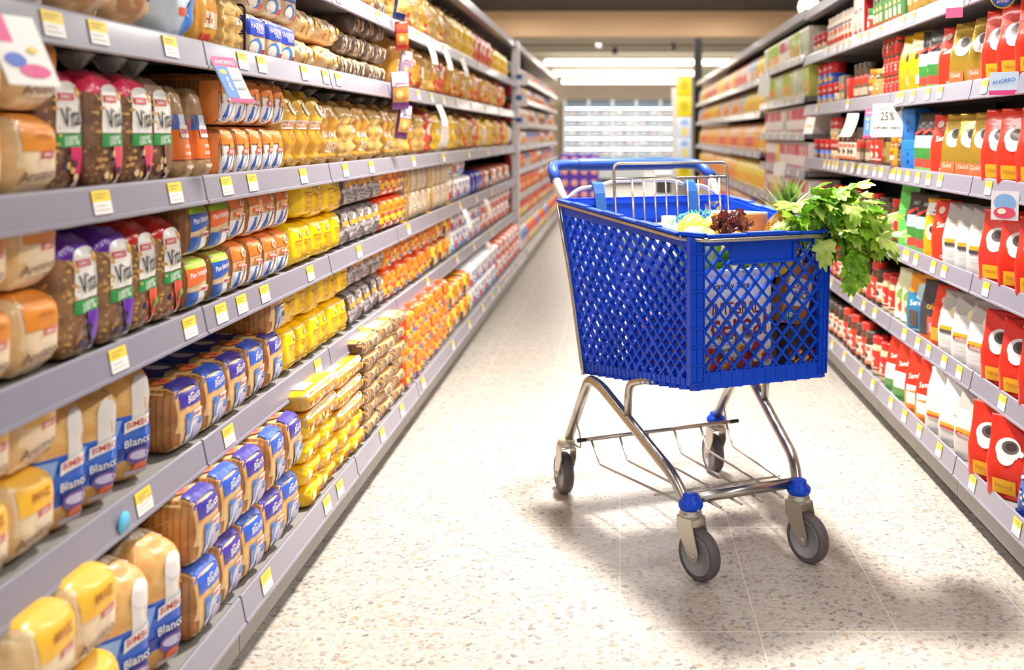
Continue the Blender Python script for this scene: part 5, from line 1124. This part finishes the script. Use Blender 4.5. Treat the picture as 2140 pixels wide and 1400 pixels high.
def blob(r, sc, m, amp, freq, seed, sub=4):
    bm = bmesh.new(); bmesh.ops.create_icosphere(bm, subdivisions=sub, radius=1)
    for v in bm.verts:
        n = v.co.normalized(); k = 1+amp*noise.noise(n*freq+Vector((seed, 0, 0)))
        v.co = Vector((n.x*sc[0], n.y*sc[1], n.z*sc[2]))*r*k
    return MB().bm(bm, m, True)
def leafmat(c1, c2, scale=35):
    k = ('leaf', c1, c2)
    if k in _M: return _M[k]
    m, nt, bs = nodes('leaf'); tc = N(nt, 'ShaderNodeTexCoord'); nz = N(nt, 'ShaderNodeTexNoise'); nz.inputs['Scale'].default_value = scale
    cr = N(nt, 'ShaderNodeValToRGB'); cr.color_ramp.elements[0].color = lin(c1); cr.color_ramp.elements[1].color = lin(c2); cr.color_ramp.elements[0].position = .36; cr.color_ramp.elements[1].position = .64
    nt.links.new(tc.outputs['Object'], nz.inputs['Vector']); nt.links.new(nz.outputs['Fac'], cr.inputs['Fac']); nt.links.new(cr.outputs['Color'], bs.inputs['Base Color'])
    bs.inputs['Roughness'].default_value = .38; bs.inputs['Transmission Weight'].default_value = 0
    tl = N(nt, 'ShaderNodeBsdfTranslucent'); mx = N(nt, 'ShaderNodeMixShader'); mx.inputs[0].default_value = .3
    nt.links.new(cr.outputs['Color'], tl.inputs['Color']); nt.links.new(bs.outputs[0], mx.inputs[1]); nt.links.new(tl.outputs[0], mx.inputs[2]); nt.links.new(mx.outputs[0], nt.nodes['Material Output'].inputs['Surface'])
    _M[k] = m; return m
incart('cabbage', 'vegetable', 'pale green cabbage behind the front corner of the cart', [('cabbage', blob(.055, (1, 1, 1.05), leafmat('#8fb84a', '#dbe6b4', 14), .12, 3.5, 3))], -.135, .66, .815)
def leaf(mb, base, dirv, up, size, m, seed, teeth=3, droop=.35, lobes=3, n=55):
    """a toothed, lobed, curled leaf that starts at base and points along dirv"""
    t = dirv.normalized(); s_ = t.cross(up); s_ = s_.normalized() if s_.length > 1e-4 else t.orthogonal().normalized(); nrm = s_.cross(t)
    rr = random.Random(seed); pts = []
    for i in range(n+1):
        a = -2.45+4.9*i/n
        r = .55+.45*cos(a*.55)
        r *= .6+.4*abs(cos(a*lobes*.5))**.7
        r *= .84+.26*(1-abs(2*((i % 5)/5)-1))
        pts.append((r*cos(a)*size+size*.28, r*sin(a)*size*.85))
    vs = [base]; rings = 4; ph = rr.uniform(0, 6)
    for q in range(1, rings+1):
        f_ = q/rings
        for x, y in pts:
            x2, y2 = x*f_, y*f_; d2 = (x2*x2+y2*y2)/size
            zz = -droop*d2*1.3+.16*size*f_*sin(math.atan2(y2, x2+1e-6)*5+ph)*f_+.05*size*sin(x2/size*9+ph)
            zz += .25*abs(y2)*(1-droop)
            vs.append(base+t*x2+s_*y2+nrm*zz)
    k = n+1; fs = [(0, 1+i, 2+i) for i in range(n)]
    for q in range(rings-1):
        a, b_ = 1+q*k, 1+(q+1)*k
        fs += [(a+i, b_+i, b_+i+1, a+i+1) for i in range(n)]
    mb.add(vs, fs, m, True)
# celery: stalks run from inside the cart over the front right corner, leaves hang outside
lv = MB(); stk = MB(); GL = [leafmat('#5a9412', '#8cc028'), leafmat('#7fb424', '#b8d84c'), leafmat('#3c6e10', '#629a1c'), leafmat('#9cc442', '#d2e284')]
SM = leafmat('#a8c860', '#cfe09a', 20); rr = random.Random(5)
base_c = Vector(cw(.02, .40, .66)); 
ctr = [(.175, .735, .925), (.215, .765, .925), (.25, .735, .905), (.285, .71, .885), (.205, .80, .885), (.255, .78, .865), (.30, .735, .85), (.15, .725, .90), (.235, .805, .83), (.285, .79, .83), (.20, .79, .85), (.315, .74, .875)]
for i, (a, b_, z) in enumerate(ctr):
    tip = Vector(cw(a, b_, z)); mid = Vector(cw(.12+.025*(i % 3), .64+.02*(i % 2), .80+.004*i))
    stk.tube(bend([base_c+Vector((.008*(i % 3), .006*i-.03, 0)), mid, tip], .08, 6), [.008]*2+[.006]*4+[.005]*2+[.0025], SM, 8) if False else stk.tube([base_c+Vector((.008*(i % 3), .006*i-.03, 0)), mid, (mid+tip)/2+Vector((0, 0, .012)), tip], [.006, .005, .004, .003], SM, 8)
    for j in range(15):
        o = Vector((rr.gauss(0, 1), rr.gauss(0, 1), rr.gauss(0, .8)))*.022
        p = tip+o; dv = (p-Vector(cw(.12, .62, .86))).normalized()+Vector((rr.uniform(-.7, .7), rr.uniform(-.7, .7), rr.uniform(-.9, .5)))
        leaf(lv, p, dv, Vector((rr.uniform(-.3, .3), -.35+rr.uniform(-.3, .3), 1)), rr.uniform(.03, .048), rr.choice(GL), i*50+j, droop=rr.uniform(.1, .6))
for j in range(14):   # the long leaf hanging lowest
    p = Vector(cw(.232+.004*rr.uniform(-2, 2), .825, .815-j*.0055)); leaf(lv, p, Vector((rr.uniform(-.8, .8), -.3, -1)), Vector((rr.uniform(-.5, .5), -1, .3)), rr.uniform(.032, .044), rr.choice(GL[:3]), 900+j, droop=.3)
for j in range(12):
    p = Vector(cw(.10+.010*rr.uniform(-1, 2), .70+.01*rr.uniform(-1, 2), .858+.004*rr.uniform(0, 3))); leaf(lv, p, Vector((-.6, -.3, .1)), Vector((0, -.5, 1)), rr.uniform(.022, .032), GL[3] if j % 2 else GL[1], 1900+j, droop=.3)
ce = thing('celery_bunch', 'leafy green celery bunch hanging over the front right corner of the cart', 'vegetable', base_c)
for n_, mb in (('stalks', stk), ('leaves', lv)):
    mb.v = [tuple(Vector(v)-base_c) for v in mb.v]; link(n_, mb, ce)
# pineapple
pm = solid('#b8862c', .5)
bm = bmesh.new(); bmesh.ops.create_uvsphere(bm, u_segments=32, v_segments=24, radius=1)
for v in bm.verts:
    n_ = v.co.normalized(); a = math.atan2(n_.y, n_.x); k = 1+.05*abs(sin(a*6+n_.z*6)*sin(a*6-n_.z*6)); v.co = Vector((n_.x*.05*k, n_.y*.05*k, n_.z*.07*k))
pb = MB().bm(bm, leafmat('#8a5a1c', '#d0a040', 60), True); cr_ = MB(); GP = [leafmat('#3f6a2c', '#6f8f3c', 25), leafmat('#4a6a34', '#8aa048', 25)]
for i in range(34):
    t = i/34; a = i*2.4; out = (1-t)*1.0+.08; L_ = .045+.05*(1-abs(t-.4)); wd = .0095
    d0 = Vector((cos(a)*out, sin(a)*out, .5+t*1.1)).normalized(); s_ = d0.cross(Vector((0, 0, 1))).normalized(); nrm = s_.cross(d0)
    bs = Vector((cos(a)*.014*(1-t), sin(a)*.014*(1-t), .062+t*.03)); vs = []
    for q in range(6):
        f_ = q/5; ww = wd*(1-f_**1.6)+.0004; c_ = bs+d0*L_*f_+Vector((cos(a), sin(a), 0))*(.012*f_*f_)
        vs += [c_-s_*ww, c_+nrm*-.003*(1-f_), c_+s_*ww]
    fs = []
    for q in range(5): fs += [(q*3, q*3+1, q*3+4, q*3+3), (q*3+1, q*3+2, q*3+5, q*3+4)]
    cr_.add(vs, fs, GP[i % 2], True)
incart('pineapple', 'fruit', 'pineapple with spiky crown beside the celery in the cart', [('fruit_body', pb), ('crown', cr_)], .150, .60, .825, .0, .15, .1)
# red lettuce
rl = MB(); RL = [leafmat('#4a1c1c', '#7a3430', 50), leafmat('#6a2a28', '#8f5a3a', 50)]
for j in range(60):
    c0 = Vector((rr.gauss(0, .028), rr.gauss(0, .014), rr.gauss(0, .011)))
    leaf(rl, c0, Vector((rr.gauss(0, 1), rr.gauss(0, 1), .9)), Vector((rr.gauss(0, 1), -1, .4)), rr.uniform(.012, .022), rr.choice(RL), 3000+j, droop=.1, lobes=5, n=30)
incart('red_lettuce', 'vegetable', 'dark red curly lettuce peeking over the front rim of the cart', [('red_lettuce', rl)], -.035, .645, .868)
gl = MB()
for j in range(26): leaf(gl, Vector((rr.gauss(0, .03), rr.gauss(0, .012), rr.gauss(0, .012))), Vector((rr.gauss(0, 1), rr.gauss(0, 1)-.5, .7)), Vector((rr.gauss(0, 1), -1, .4)), rr.uniform(.018, .03), GL[rr.randint(0, 2)], 4000+j, droop=.2, lobes=5, n=30)
incart('green_lettuce', 'vegetable', 'bright green lettuce above the cereal box in the cart', [('green_lettuce', gl)], -.03, .69, .785)
# lemons in a turquoise net
LEM = solid('#ecc81c', .4, 0, .2); net = solid('#3fc0b4', .4)
for i, (a, b_, z) in enumerate(((-.055, .47, .845), (-.0, .485, .845), (-.03, .43, .85), (.03, .45, .83))):
    bl = blob(.033, (1.25, 1, 1), LEM, .04, 9, i); o = incart('lemon', 'fruit', f'yellow lemon inside the turquoise net in the cart, {ordw(i+1)} from its near end', [('lemon', bl)], a, b_, z, i*.7); o['group'] = 'lemons in the net'
nb = MB()
for i in range(7):
    z = -.026+i*.0105; rr_ = sqrt(max(.0004, 1-(z/.04)**2)); pts = []
    for sg in (1, -1): pts.append([(cos(t)*.092*rr_, sin(t)*.058*rr_, z+.005*sin(t*14+sg*i)) for t in [2*pi*q/60 for q in range(60)]])
    nb.tube(pts[0], .0006, net, 4, True)
for i in range(16):
    a = 2*pi*i/16; nb.tube([(cos(a+.1*q)*.092*sqrt(max(0, 1-(z/.042)**2)), sin(a+.1*q)*.058*sqrt(max(0, 1-(z/.042)**2)), z) for q, z in enumerate([-.03+.0135*q for q in range(6)])], .0006, net, 4)
incart('lemon_net', 'net bag', 'turquoise mesh bag around the lemons in the cart', [('lemon_net', nb)], -.015, .46, .852)
incart('cookie_box', 'box', 'low box with orange side and white top beside the red lettuce', cbox((.14, .1, .06), '#f1efec', [F('r', -.5, .0, .5, 1, '#e8a23a'), ('R', F('r', -.5, .0, .5, 1, '#c9a878')), ('L', F('r', -.5, .0, .5, 1, '#e8a23a'))]), .075, .50, .83, .55, 0, .06)
incart('bread_bag', 'bag', 'cream bag with yellow print lying inside the left side of the cart', [('wrapper', rbox(.14, .2, .19, film('#efe6c4', .3, .6, 20), r=.03, amp=.006))], -.095, .53, .63, .1)
incart('milk_jug', 'jug', 'translucent white jug near the wire flap in the cart', [('jug_body', MB().loft([(0, .045, .045, 4), (.01, .05, .05, 4), (.12, .05, .05, 4), (.16, .03, .03, 3), (.17, .02, .02, 2)], solid('#ece9e6', .3), 24)), ('screw_cap', MB().lathe([(.021, .168), (.021, .188), (.001, .189)], solid('#efedea', .3), 20))], -.055, .325, .68)
incart('melon', 'fruit', 'yellow green melon half hidden behind the wire flap', [('melon', blob(.06, (1.2, 1, .9), leafmat('#c8d45c', '#e4dc7a', 10), .05, 3, 8))], -.13, .31, .80)
incart('flour_bag', 'bag', 'white paper bag under the lemons in the cart', [('wrapper', rbox(.14, .1, .2, film('#ece6dc', .5, .6, 14), r=.02, amp=.006))], .07, .42, .60, .1)
incart('pasta_bag', 'bag', 'orange printed bag in the middle of the cart', [('wrapper', rbox(.15, .13, .13, film('#d8702a', .4, .6, 14), r=.03, amp=.006))], -.10, .42, .475, -.1)
incart('soda_pack', 'box', 'olive carton pack at the bottom of the cart', [('carton', MB().bevbox((0, 0, .1), (.16, .14, .16), ink('#a8903a'), .004))], .055, .565, .488)
incart('tissue_pack', 'pack', 'white tissue pack in the rear of the cart', [('wrapper', rbox(.18, .08, .18, film('#e9e7e8', .5, .5, 14), r=.03, amp=.006))], .09, .305, .50, .0)
# ------------------------------------------------------------------ room
def floor_mat():
    m, nt, b = nodes('terrazzo'); L = nt.links.new; tc = N(nt, 'ShaderNodeTexCoord')
    base = lin('#bdb6ab')
    def chips(scale, seed, lo, hi, cols, prev, edge):
        mp = N(nt, 'ShaderNodeMapping'); mp.inputs['Location'].default_value = (seed, seed*2, 0); L(tc.outputs['Object'], mp.inputs['Vector'])
        nz = N(nt, 'ShaderNodeTexNoise'); nz.inputs['Scale'].default_value = scale*.7; L(mp.outputs[0], nz.inputs['Vector'])
        ad = N(nt, 'ShaderNodeVectorMath', operation='MULTIPLY_ADD'); L(nz.outputs['Color'], ad.inputs[0]); ad.inputs[1].default_value = (.012, .012, 0); L(mp.outputs[0], ad.inputs[2])
        v = N(nt, 'ShaderNodeTexVoronoi', voronoi_dimensions='2D'); v.inputs['Scale'].default_value = scale; L(ad.outputs[0], v.inputs['Vector'])
        e = N(nt, 'ShaderNodeTexVoronoi', voronoi_dimensions='2D', feature='DISTANCE_TO_EDGE'); e.inputs['Scale'].default_value = scale; L(ad.outputs[0], e.inputs['Vector'])
        sp = N(nt, 'ShaderNodeSeparateColor'); L(v.outputs['Color'], sp.inputs[0])
        gt = N(nt, 'ShaderNodeMath', operation='GREATER_THAN'); gt.inputs[1].default_value = 1-hi; L(sp.outputs[0], gt.inputs[0])
        eg = N(nt, 'ShaderNodeMath', operation='GREATER_THAN'); eg.inputs[1].default_value = edge; L(e.outputs['Distance'], eg.inputs[0])
        mu = N(nt, 'ShaderNodeMath', operation='MULTIPLY'); L(gt.outputs[0], mu.inputs[0]); L(eg.outputs[0], mu.inputs[1])
        cr = N(nt, 'ShaderNodeValToRGB'); cr.color_ramp.interpolation = 'CONSTANT'
        el = cr.color_ramp.elements
        while len(el) < len(cols): el.new(.5)
        for i, c in enumerate(cols): el[i].position = i/len(cols); el[i].color = lin(c)
        L(sp.outputs[1], cr.inputs['Fac'])
        mx = N(nt, 'ShaderNodeMix', data_type='RGBA'); L(mu.outputs[0], mx.inputs[0])
        if prev is None: mx.inputs[6].default_value = base
        else: L(prev, mx.inputs[6])
        L(cr.outputs['Color'], mx.inputs[7]); return mx.outputs[2]
    o = chips(150, 3.1, 0, .5, ['#b8afa5', '#aba29b', '#c3baae', '#bdb3a3', '#9e9792', '#cac3b8'], None, .10)
    o = chips(88, 1.7, 0, .36, ['#aca39c', '#b8aea4', '#a09791', '#b3a38e', '#bfb6ad', '#958c88', '#a59c96'], o, .09)
    o = chips(72, 7.3, 0, .08, ['#968e8e', '#a8937e', '#878080', '#a1968e'], o, .12)
    # large soft tone changes and the grout lines
    nz = N(nt, 'ShaderNodeTexNoise'); nz.inputs['Scale'].default_value = 1.3; nz.inputs['Detail'].default_value = 3; L(tc.outputs['Object'], nz.inputs['Vector'])
    mr = N(nt, 'ShaderNodeMapRange'); mr.inputs['To Min'].default_value = .93; mr.inputs['To Max'].default_value = 1.06; L(nz.outputs['Fac'], mr.inputs['Value'])
    mx = N(nt, 'ShaderNodeMix', data_type='RGBA', blend_type='MULTIPLY'); mx.inputs[0].default_value = 1; L(o, mx.inputs[6]); L(mr.outputs['Result'], mx.inputs[7]); o = mx.outputs[2]
    sx = N(nt, 'ShaderNodeSeparateXYZ'); L(tc.outputs['Object'], sx.inputs[0]); lines = []
    for ax, per, off, w in (('X', .308, 0.0, .0026), ('Y', .591, 2.814, .0042), ('Y', .2955, 2.814, .0016)):
        a = N(nt, 'ShaderNodeMath', operation='SUBTRACT'); L(sx.outputs[ax], a.inputs[0]); a.inputs[1].default_value = off-per*40-per/2
        md = N(nt, 'ShaderNodeMath', operation='MODULO'); L(a.outputs[0], md.inputs[0]); md.inputs[1].default_value = per
        s2 = N(nt, 'ShaderNodeMath', operation='SUBTRACT'); L(md.outputs[0], s2.inputs[0]); s2.inputs[1].default_value = per/2
        ab = N(nt, 'ShaderNodeMath', operation='ABSOLUTE'); L(s2.outputs[0], ab.inputs[0])
        lt = N(nt, 'ShaderNodeMath', operation='LESS_THAN'); L(ab.outputs[0], lt.inputs[0]); lt.inputs[1].default_value = w/2; lines.append(lt.outputs[0])
    g = lines[0]
    for q in lines[1:]:
        mxx = N(nt, 'ShaderNodeMath', operation='MAXIMUM'); L(g, mxx.inputs[0]); L(q, mxx.inputs[1]); g = mxx.outputs[0]
    mx = N(nt, 'ShaderNodeMix', data_type='RGBA'); L(g, mx.inputs[0]); L(o, mx.inputs[6]); mx.inputs[7].default_value = lin('#dad2c4')
    L(mx.outputs[2], b.inputs['Base Color']); b.inputs['Roughness'].default_value = .34; b.inputs['Specular IOR Level'].default_value = .4
    return m
struct('floor', MB().box((0, 16, -.02), (14, 44, .04), floor_mat()))
# ceiling: dark near part, tan beam, pale far part
struct('ceiling', MB().box((0, 7.8, 3.42), (14, 21.6, .08), solid('#3a3230', .7)))
struct('trim_1', MB().box((0, 18.7, 3.15), (14, .2, .46), solid('#e6bd90', .6)))
struct('ceiling_far', MB().box((0, 27, 2.99), (14, 16.6, .06), solid('#e6dfd0', .7)))
for i, y in enumerate((19.6, 20.6, 21.8, 24.0)): struct(f'trim_{i+2}', MB().box((0, y, 2.93), (14, .12, .07), solid('#c9c2b2' if i != 1 else '#a89f8e', .6)))
struct('wall_back', MB().box((0, 35.6, 1.7), (14, .1, 3.5), solid('#f6e2cc', .7)))
struct('wall_left', MB().box((-6.9, 16, 1.7), (.1, 44, 3.5), solid('#d8d2ca', .7)))
struct('wall_right', MB().box((6.9, 16, 1.7), (.1, 44, 3.5), solid('#d8d2ca', .7)))
# fluorescent tubes
def tube_lamp(label, y, z, x0, x1, k):
    o = thing('tube_light', label, 'lamp', ((x0+x1)/2, y, z), 0, 'ceiling tube lights'); w_ = x1-x0
    link('glowing_tube', MB().tube([(-w_/2, 0, 0), (w_/2, 0, 0)], .06, emit('#fff6e4', 5), 12), o)
    link('housing', MB().box((0, 0, .09), (w_, .12, .05), solid('#e8e4da', .5)), o)
    for q_ in (-.35, .35): link('suspension_rod', MB().tube([(q_*w_, 0, .11), (q_*w_, 0, .172)], .01, solid('#e8e4da', .5), 8), o)
tube_lamp('nearest long tube light of the far ceiling', 23.6, 2.79, -1.75, 1.86, 0); tube_lamp('short tube light right of the nearest long one', 23.6, 2.79, 1.95, 2.9, 0)
tube_lamp('middle long tube light of the far ceiling', 27.9, 2.79, -1.85, 2.1, 0); tube_lamp('farthest tube light of the far ceiling', 32.2, 2.79, -1.85, 2.25, 0)
for i, (x, y) in enumerate(((-.42, 19.9), (1.05, 19.9), (-.1, 21.0))):
    o = thing('spot_light', f'small dark spot light under the far ceiling, {ordw(i+1)} of three', 'lamp', (x, y, 2.9), 0, 'small spot lights')
    link('lamp_head', MB().lathe([(.05, -.12), (.06, -.1), (.05, 0), (.02, .02)], solid('#4a4644', .5), 14), o); link('stem', MB().tube([(0, 0, .02), (0, 0, .07)], .012, solid('#4a4644', .5), 8), o)
o = thing('pendant_lamp', 'white globe pendant lamp above the coffee shelves', 'lamp', (2.26, 12, 2.62))
link('globe', MB().lathe([(.001, -.13), (.06, -.12), (.11, -.07), (.13, 0), (.11, .07), (.05, .12), (.03, .125)], emit('#fff4dc', 2.2), 28), o); link('cord', MB().tube([(0, 0, .12), (0, 0, .76)], .008, solid('#2a2624', .5), 8), o)
# white post and black column at the shelf ends
t_ = thing('shelf_post', 'white post with price signs between bread and snack bays', 'post', (-XL+.0, YB_[8]+.015, 0))
link('post', MB().box((.0, 0, .93), (.06, .05, 1.86), solid('#e9e6ea', .4)), t_)
for i, z in enumerate((1.55, 1.38, 1.2)): link('price_sign', MB().box((.045, -.028, z), (.11, .004, .1), ink('#f0eef0')).box((.03, -.0305, z+.02), (.05, .002, .04), ink('#4a62b0')), t_)
c_ = MB().box((1.06, 13.62, 1.2), (.10, .14, 2.4), solid('#171412', .5)); tag(link('column', c_), 'black square column at the far end of the coffee side', 'column')
# end displays
carton('violet_pack', 'violet_carton', 'box', (.14, .2, .17), '#5a2fb0', [F('e', .0, .55, .34, .3, '#e8a8b0'), F('e', .1, .4, .2, .16, '#f0a04a'), F('r', -.46, .8, .46, .95, '#4a24a0')], one=True)
tag(link('display_plinth', MB().box((-.62, 15.2, .06), (.6, .5, .12), solid('#6a6670', .5))), 'grey low base under the violet cartons', 'stand')
q = 0
for r_ in range(4):
    for c in range(4):
        q += 1; place(PROTO['violet_pack'], f'violet carton in the end display, {ordw(r_+1)} layer, {ordw(c+1)} from the bread shelves', (-.82+c*.145, 15.05, .12+r_*.172), 0, 'violet cartons')
carton('yellow_tall', 'yellow_snack_box', 'box', (.2, .2, .3), '#e8d41c', [F('e', .0, .5, .3, .25, '#c8b010'), F('r', -.4, .8, .4, .92, '#f4e85a')], one=True)
carton('pale_tall', 'pale_blue_box', 'box', (.2, .2, .3), '#cfdcf0', [F('r', -.2, .1, .2, .5, '#e8d06a'), F('e', .0, .75, .3, .14, '#9ab4e0')], one=True)
tag(link('display_stand', MB().box((.93, 14.9, .05), (.3, .4, .1), BACK).box((.93, 15.1, .9), (.3, .03, 1.8), solid('#d8d4d0', .5)).box((.93, 14.9, .42), (.3, .4, .02), BOARD)), 'end stand of yellow and pale boxes before the black column', 'stand')
for i, (k, z) in enumerate((('yellow_tall', .43), ('pale_tall', .74), ('pale_tall', 1.05), ('yellow_tall', 1.36), ('yellow_tall', 1.67))):
    place(PROTO[k], f'{"yellow" if k[0] == "y" else "pale blue"} box on the end stand, {ordw(i+1)} from the bottom', (.95, 14.85, z), 0, 'boxes on the end stand')
# fridge wall
fx0, fx1, fy, fh_ = -1.87, 2.2, 34.6, 2.28; nb_ = 5; bw = (fx1-fx0)/nb_
FRW = solid('#e9f0f4', .4); FRD = solid('#5c6468', .5)
fr_ = thing('display_fridge', 'long white glass door fridge along the far wall', 'fridge', ((fx0+fx1)/2, fy, 0)); cx_ = (fx0+fx1)/2; wd_ = fx1-fx0
link('cabinet', MB().box((0, .38, fh_/2), (wd_, .04, fh_), solid('#9fb4c4', .5)).box((-wd_/2, .0, fh_/2), (.06, .8, fh_), FRW).box((wd_/2, 0, fh_/2), (.06, .8, fh_), FRW).box((0, 0, fh_-.02), (wd_, .8, .06), FRD).box((0, -.02, .12), (wd_, .8, .24), FRD), fr_)
SHZ = [.36, .72, 1.06, 1.40, 1.75]
for z in SHZ:
    s_ = link('fridge_shelf', MB().box((0, 0, z-.02), (wd_-.06, .7, .04), FRW).box((0, -.34, z-.01), (wd_-.06, .02, .13), FRW), fr_)
    link('shelf_light', MB().box((0, -.33, z+.235), (wd_-.1, .03, .03), emit('#eaf4ff', 9)), s_)
for i in range(nb_+1): link('door_frame', MB().box((-wd_/2+i*bw, -.41, fh_/2+.1), (.09, .04, fh_-.2), FRW), fr_)
for i in range(nb_):
    gm = clear(.06, '#dfeaf2'); link('glass_door', MB().box((-wd_/2+(i+.5)*bw, -.41, fh_/2+.1), (bw-.09, .008, fh_-.24), gm), fr_)
CC = ['#8f5a60', '#5c6c80', '#b8a890', '#6a5a6a', '#a05a50', '#4a6a78', '#c0b4a8', '#7a5068']
for j, z in enumerate(SHZ):
    for i in range(nb_):
        for k in range(2):
            w_ = bw*.4; c = CC[(i*3+j*5+k) % 8]; kk = 'chill'+c
            if kk not in PROTO: carton(kk, 'chilled_box', 'box', (.29, .3, .15), c, [F('r', -.4, .5, .4, .8, '#d8d4d4'), F('e', .2, .3, .15, .2, '#b8605a')], one=True)
            place(PROTO[kk], f'chilled box behind glass, {ordw(j+1)} shelf up, door {ordw(i+1)} from the bread side, {["nearer", "further"][k]} half', (fx0+(i+.28+.44*k)*bw, fy-.1, z+.001), 0, f'chilled boxes on fridge shelf {ordw(j+1)}')
# low islands in front of the fridge
isl = thing('freezer_island', 'low white and grey freezer island before the far fridge', 'freezer', (-.35, 22.6, 0))
link('base', MB().box((0, 0, .06), (1.7, .8, .12), FRD), isl); link('body', MB().box((0, 0, .24), (1.8, .9, .22), FRW), isl); link('top_band', MB().box((0, 0, .40), (1.8, .9, .09), FRD), isl)
isl = thing('low_counter', 'low dark fronted counter with white top on the far right', 'counter', (.92, 17.8, 0))
link('counter_body', MB().box((0, 0, .2), (.55, .5, .36), solid('#3a3230', .5)), isl); link('counter_top', MB().box((0, 0, .43), (.62, .6, .09), FRW), isl); link('base', MB().box((0, 0, .03), (.62, .6, .06), FRW), isl)
tag(link('paper_strip', MB().box((.965, 2.255, .0006), (.06, .014, .0012), solid('#efe6d0', .6))), 'small cream paper strip lying on the floor by the coffee shelves', 'paper')

# ------------------------------------------------------------------ camera and light
cam = bpy.data.cameras.new('camera'); co = bpy.data.objects.new('camera', cam); COL.objects.link(co)
co.location = (0, 0, 1.1); co.rotation_euler = (radians(90), 0, 0)
cam.sensor_width = 36; cam.lens = 2100/2140*36; cam.shift_x = (1070-1295)/2140; cam.shift_y = -(700-281)/2140
cam.dof.use_dof = True; cam.dof.focus_distance = 2.55; cam.dof.aperture_fstop = 2.6; cam.clip_end = 100
bpy.context.scene.camera = co
def area(x, y, z, sx, sy, p, col=(1, .95, .88), spread=180):
    l = bpy.data.lights.new('ceiling_or_fill_light', 'AREA'); l.shape = 'RECTANGLE'; l.size = sx; l.size_y = sy; l.energy = p; l.color = col; l.spread = radians(spread)  # serves the real ceiling lamps and the added fill lights alike
    o = bpy.data.objects.new('ceiling_or_fill_light', l); COL.objects.link(o); o.location = (x, y, z); return o
area(.06, 3.3, 3.34, .30, .30, 100, spread=100)
for y, p in ((7.6, 26), (10, 32), (12.5, 38), (15, 70), (16.8, 45), (19.8, 40)): area(.1, y, 3.3 if y < 18 else 2.9, 1.4, .3, p)  # centre row of fill lights, added to brighten the far floor and shelves
for y, p in ((-1.5, 80), (1.0, 75), (3.6, 70), (6.2, 80), (8.8, 85), (11.5, 90), (14.5, 80), (17.3, 30)):
    area(-1.75, y, 3.3, .3, 1.3, p*.62); area(1.9, y, 3.3, .3, 1.3, p*.62)  # added side fill, placed over the shelves to reach the opposite fronts
for y in (23.6, 27.9, 32.2): area(.05, y, 2.72, 3.6, .14, 80)
for y, z, t, p in ((25.5, 2.6, 82, 75), (13.0, 2.9, 96, 45)):
    a_ = area(.1, y, z, 4 if y > 20 else 1.4, .3, p); a_.rotation_euler = (radians(t), 0, 0)  # added fill lights tilted at the back wall and the tan beam
w = bpy.data.worlds.new('world'); bpy.context.scene.world = w; w.use_nodes = True
w.node_tree.nodes['Background'].inputs[0].default_value = (1, .97, .93, 1); w.node_tree.nodes['Background'].inputs[1].default_value = .78
vs_ = bpy.context.scene.view_settings; vs_.view_transform = 'Standard'; vs_.look = 'None'; vs_.gamma = 1; vs_.exposure = .08
try: vs_.use_curve_mapping = False
except Exception: pass
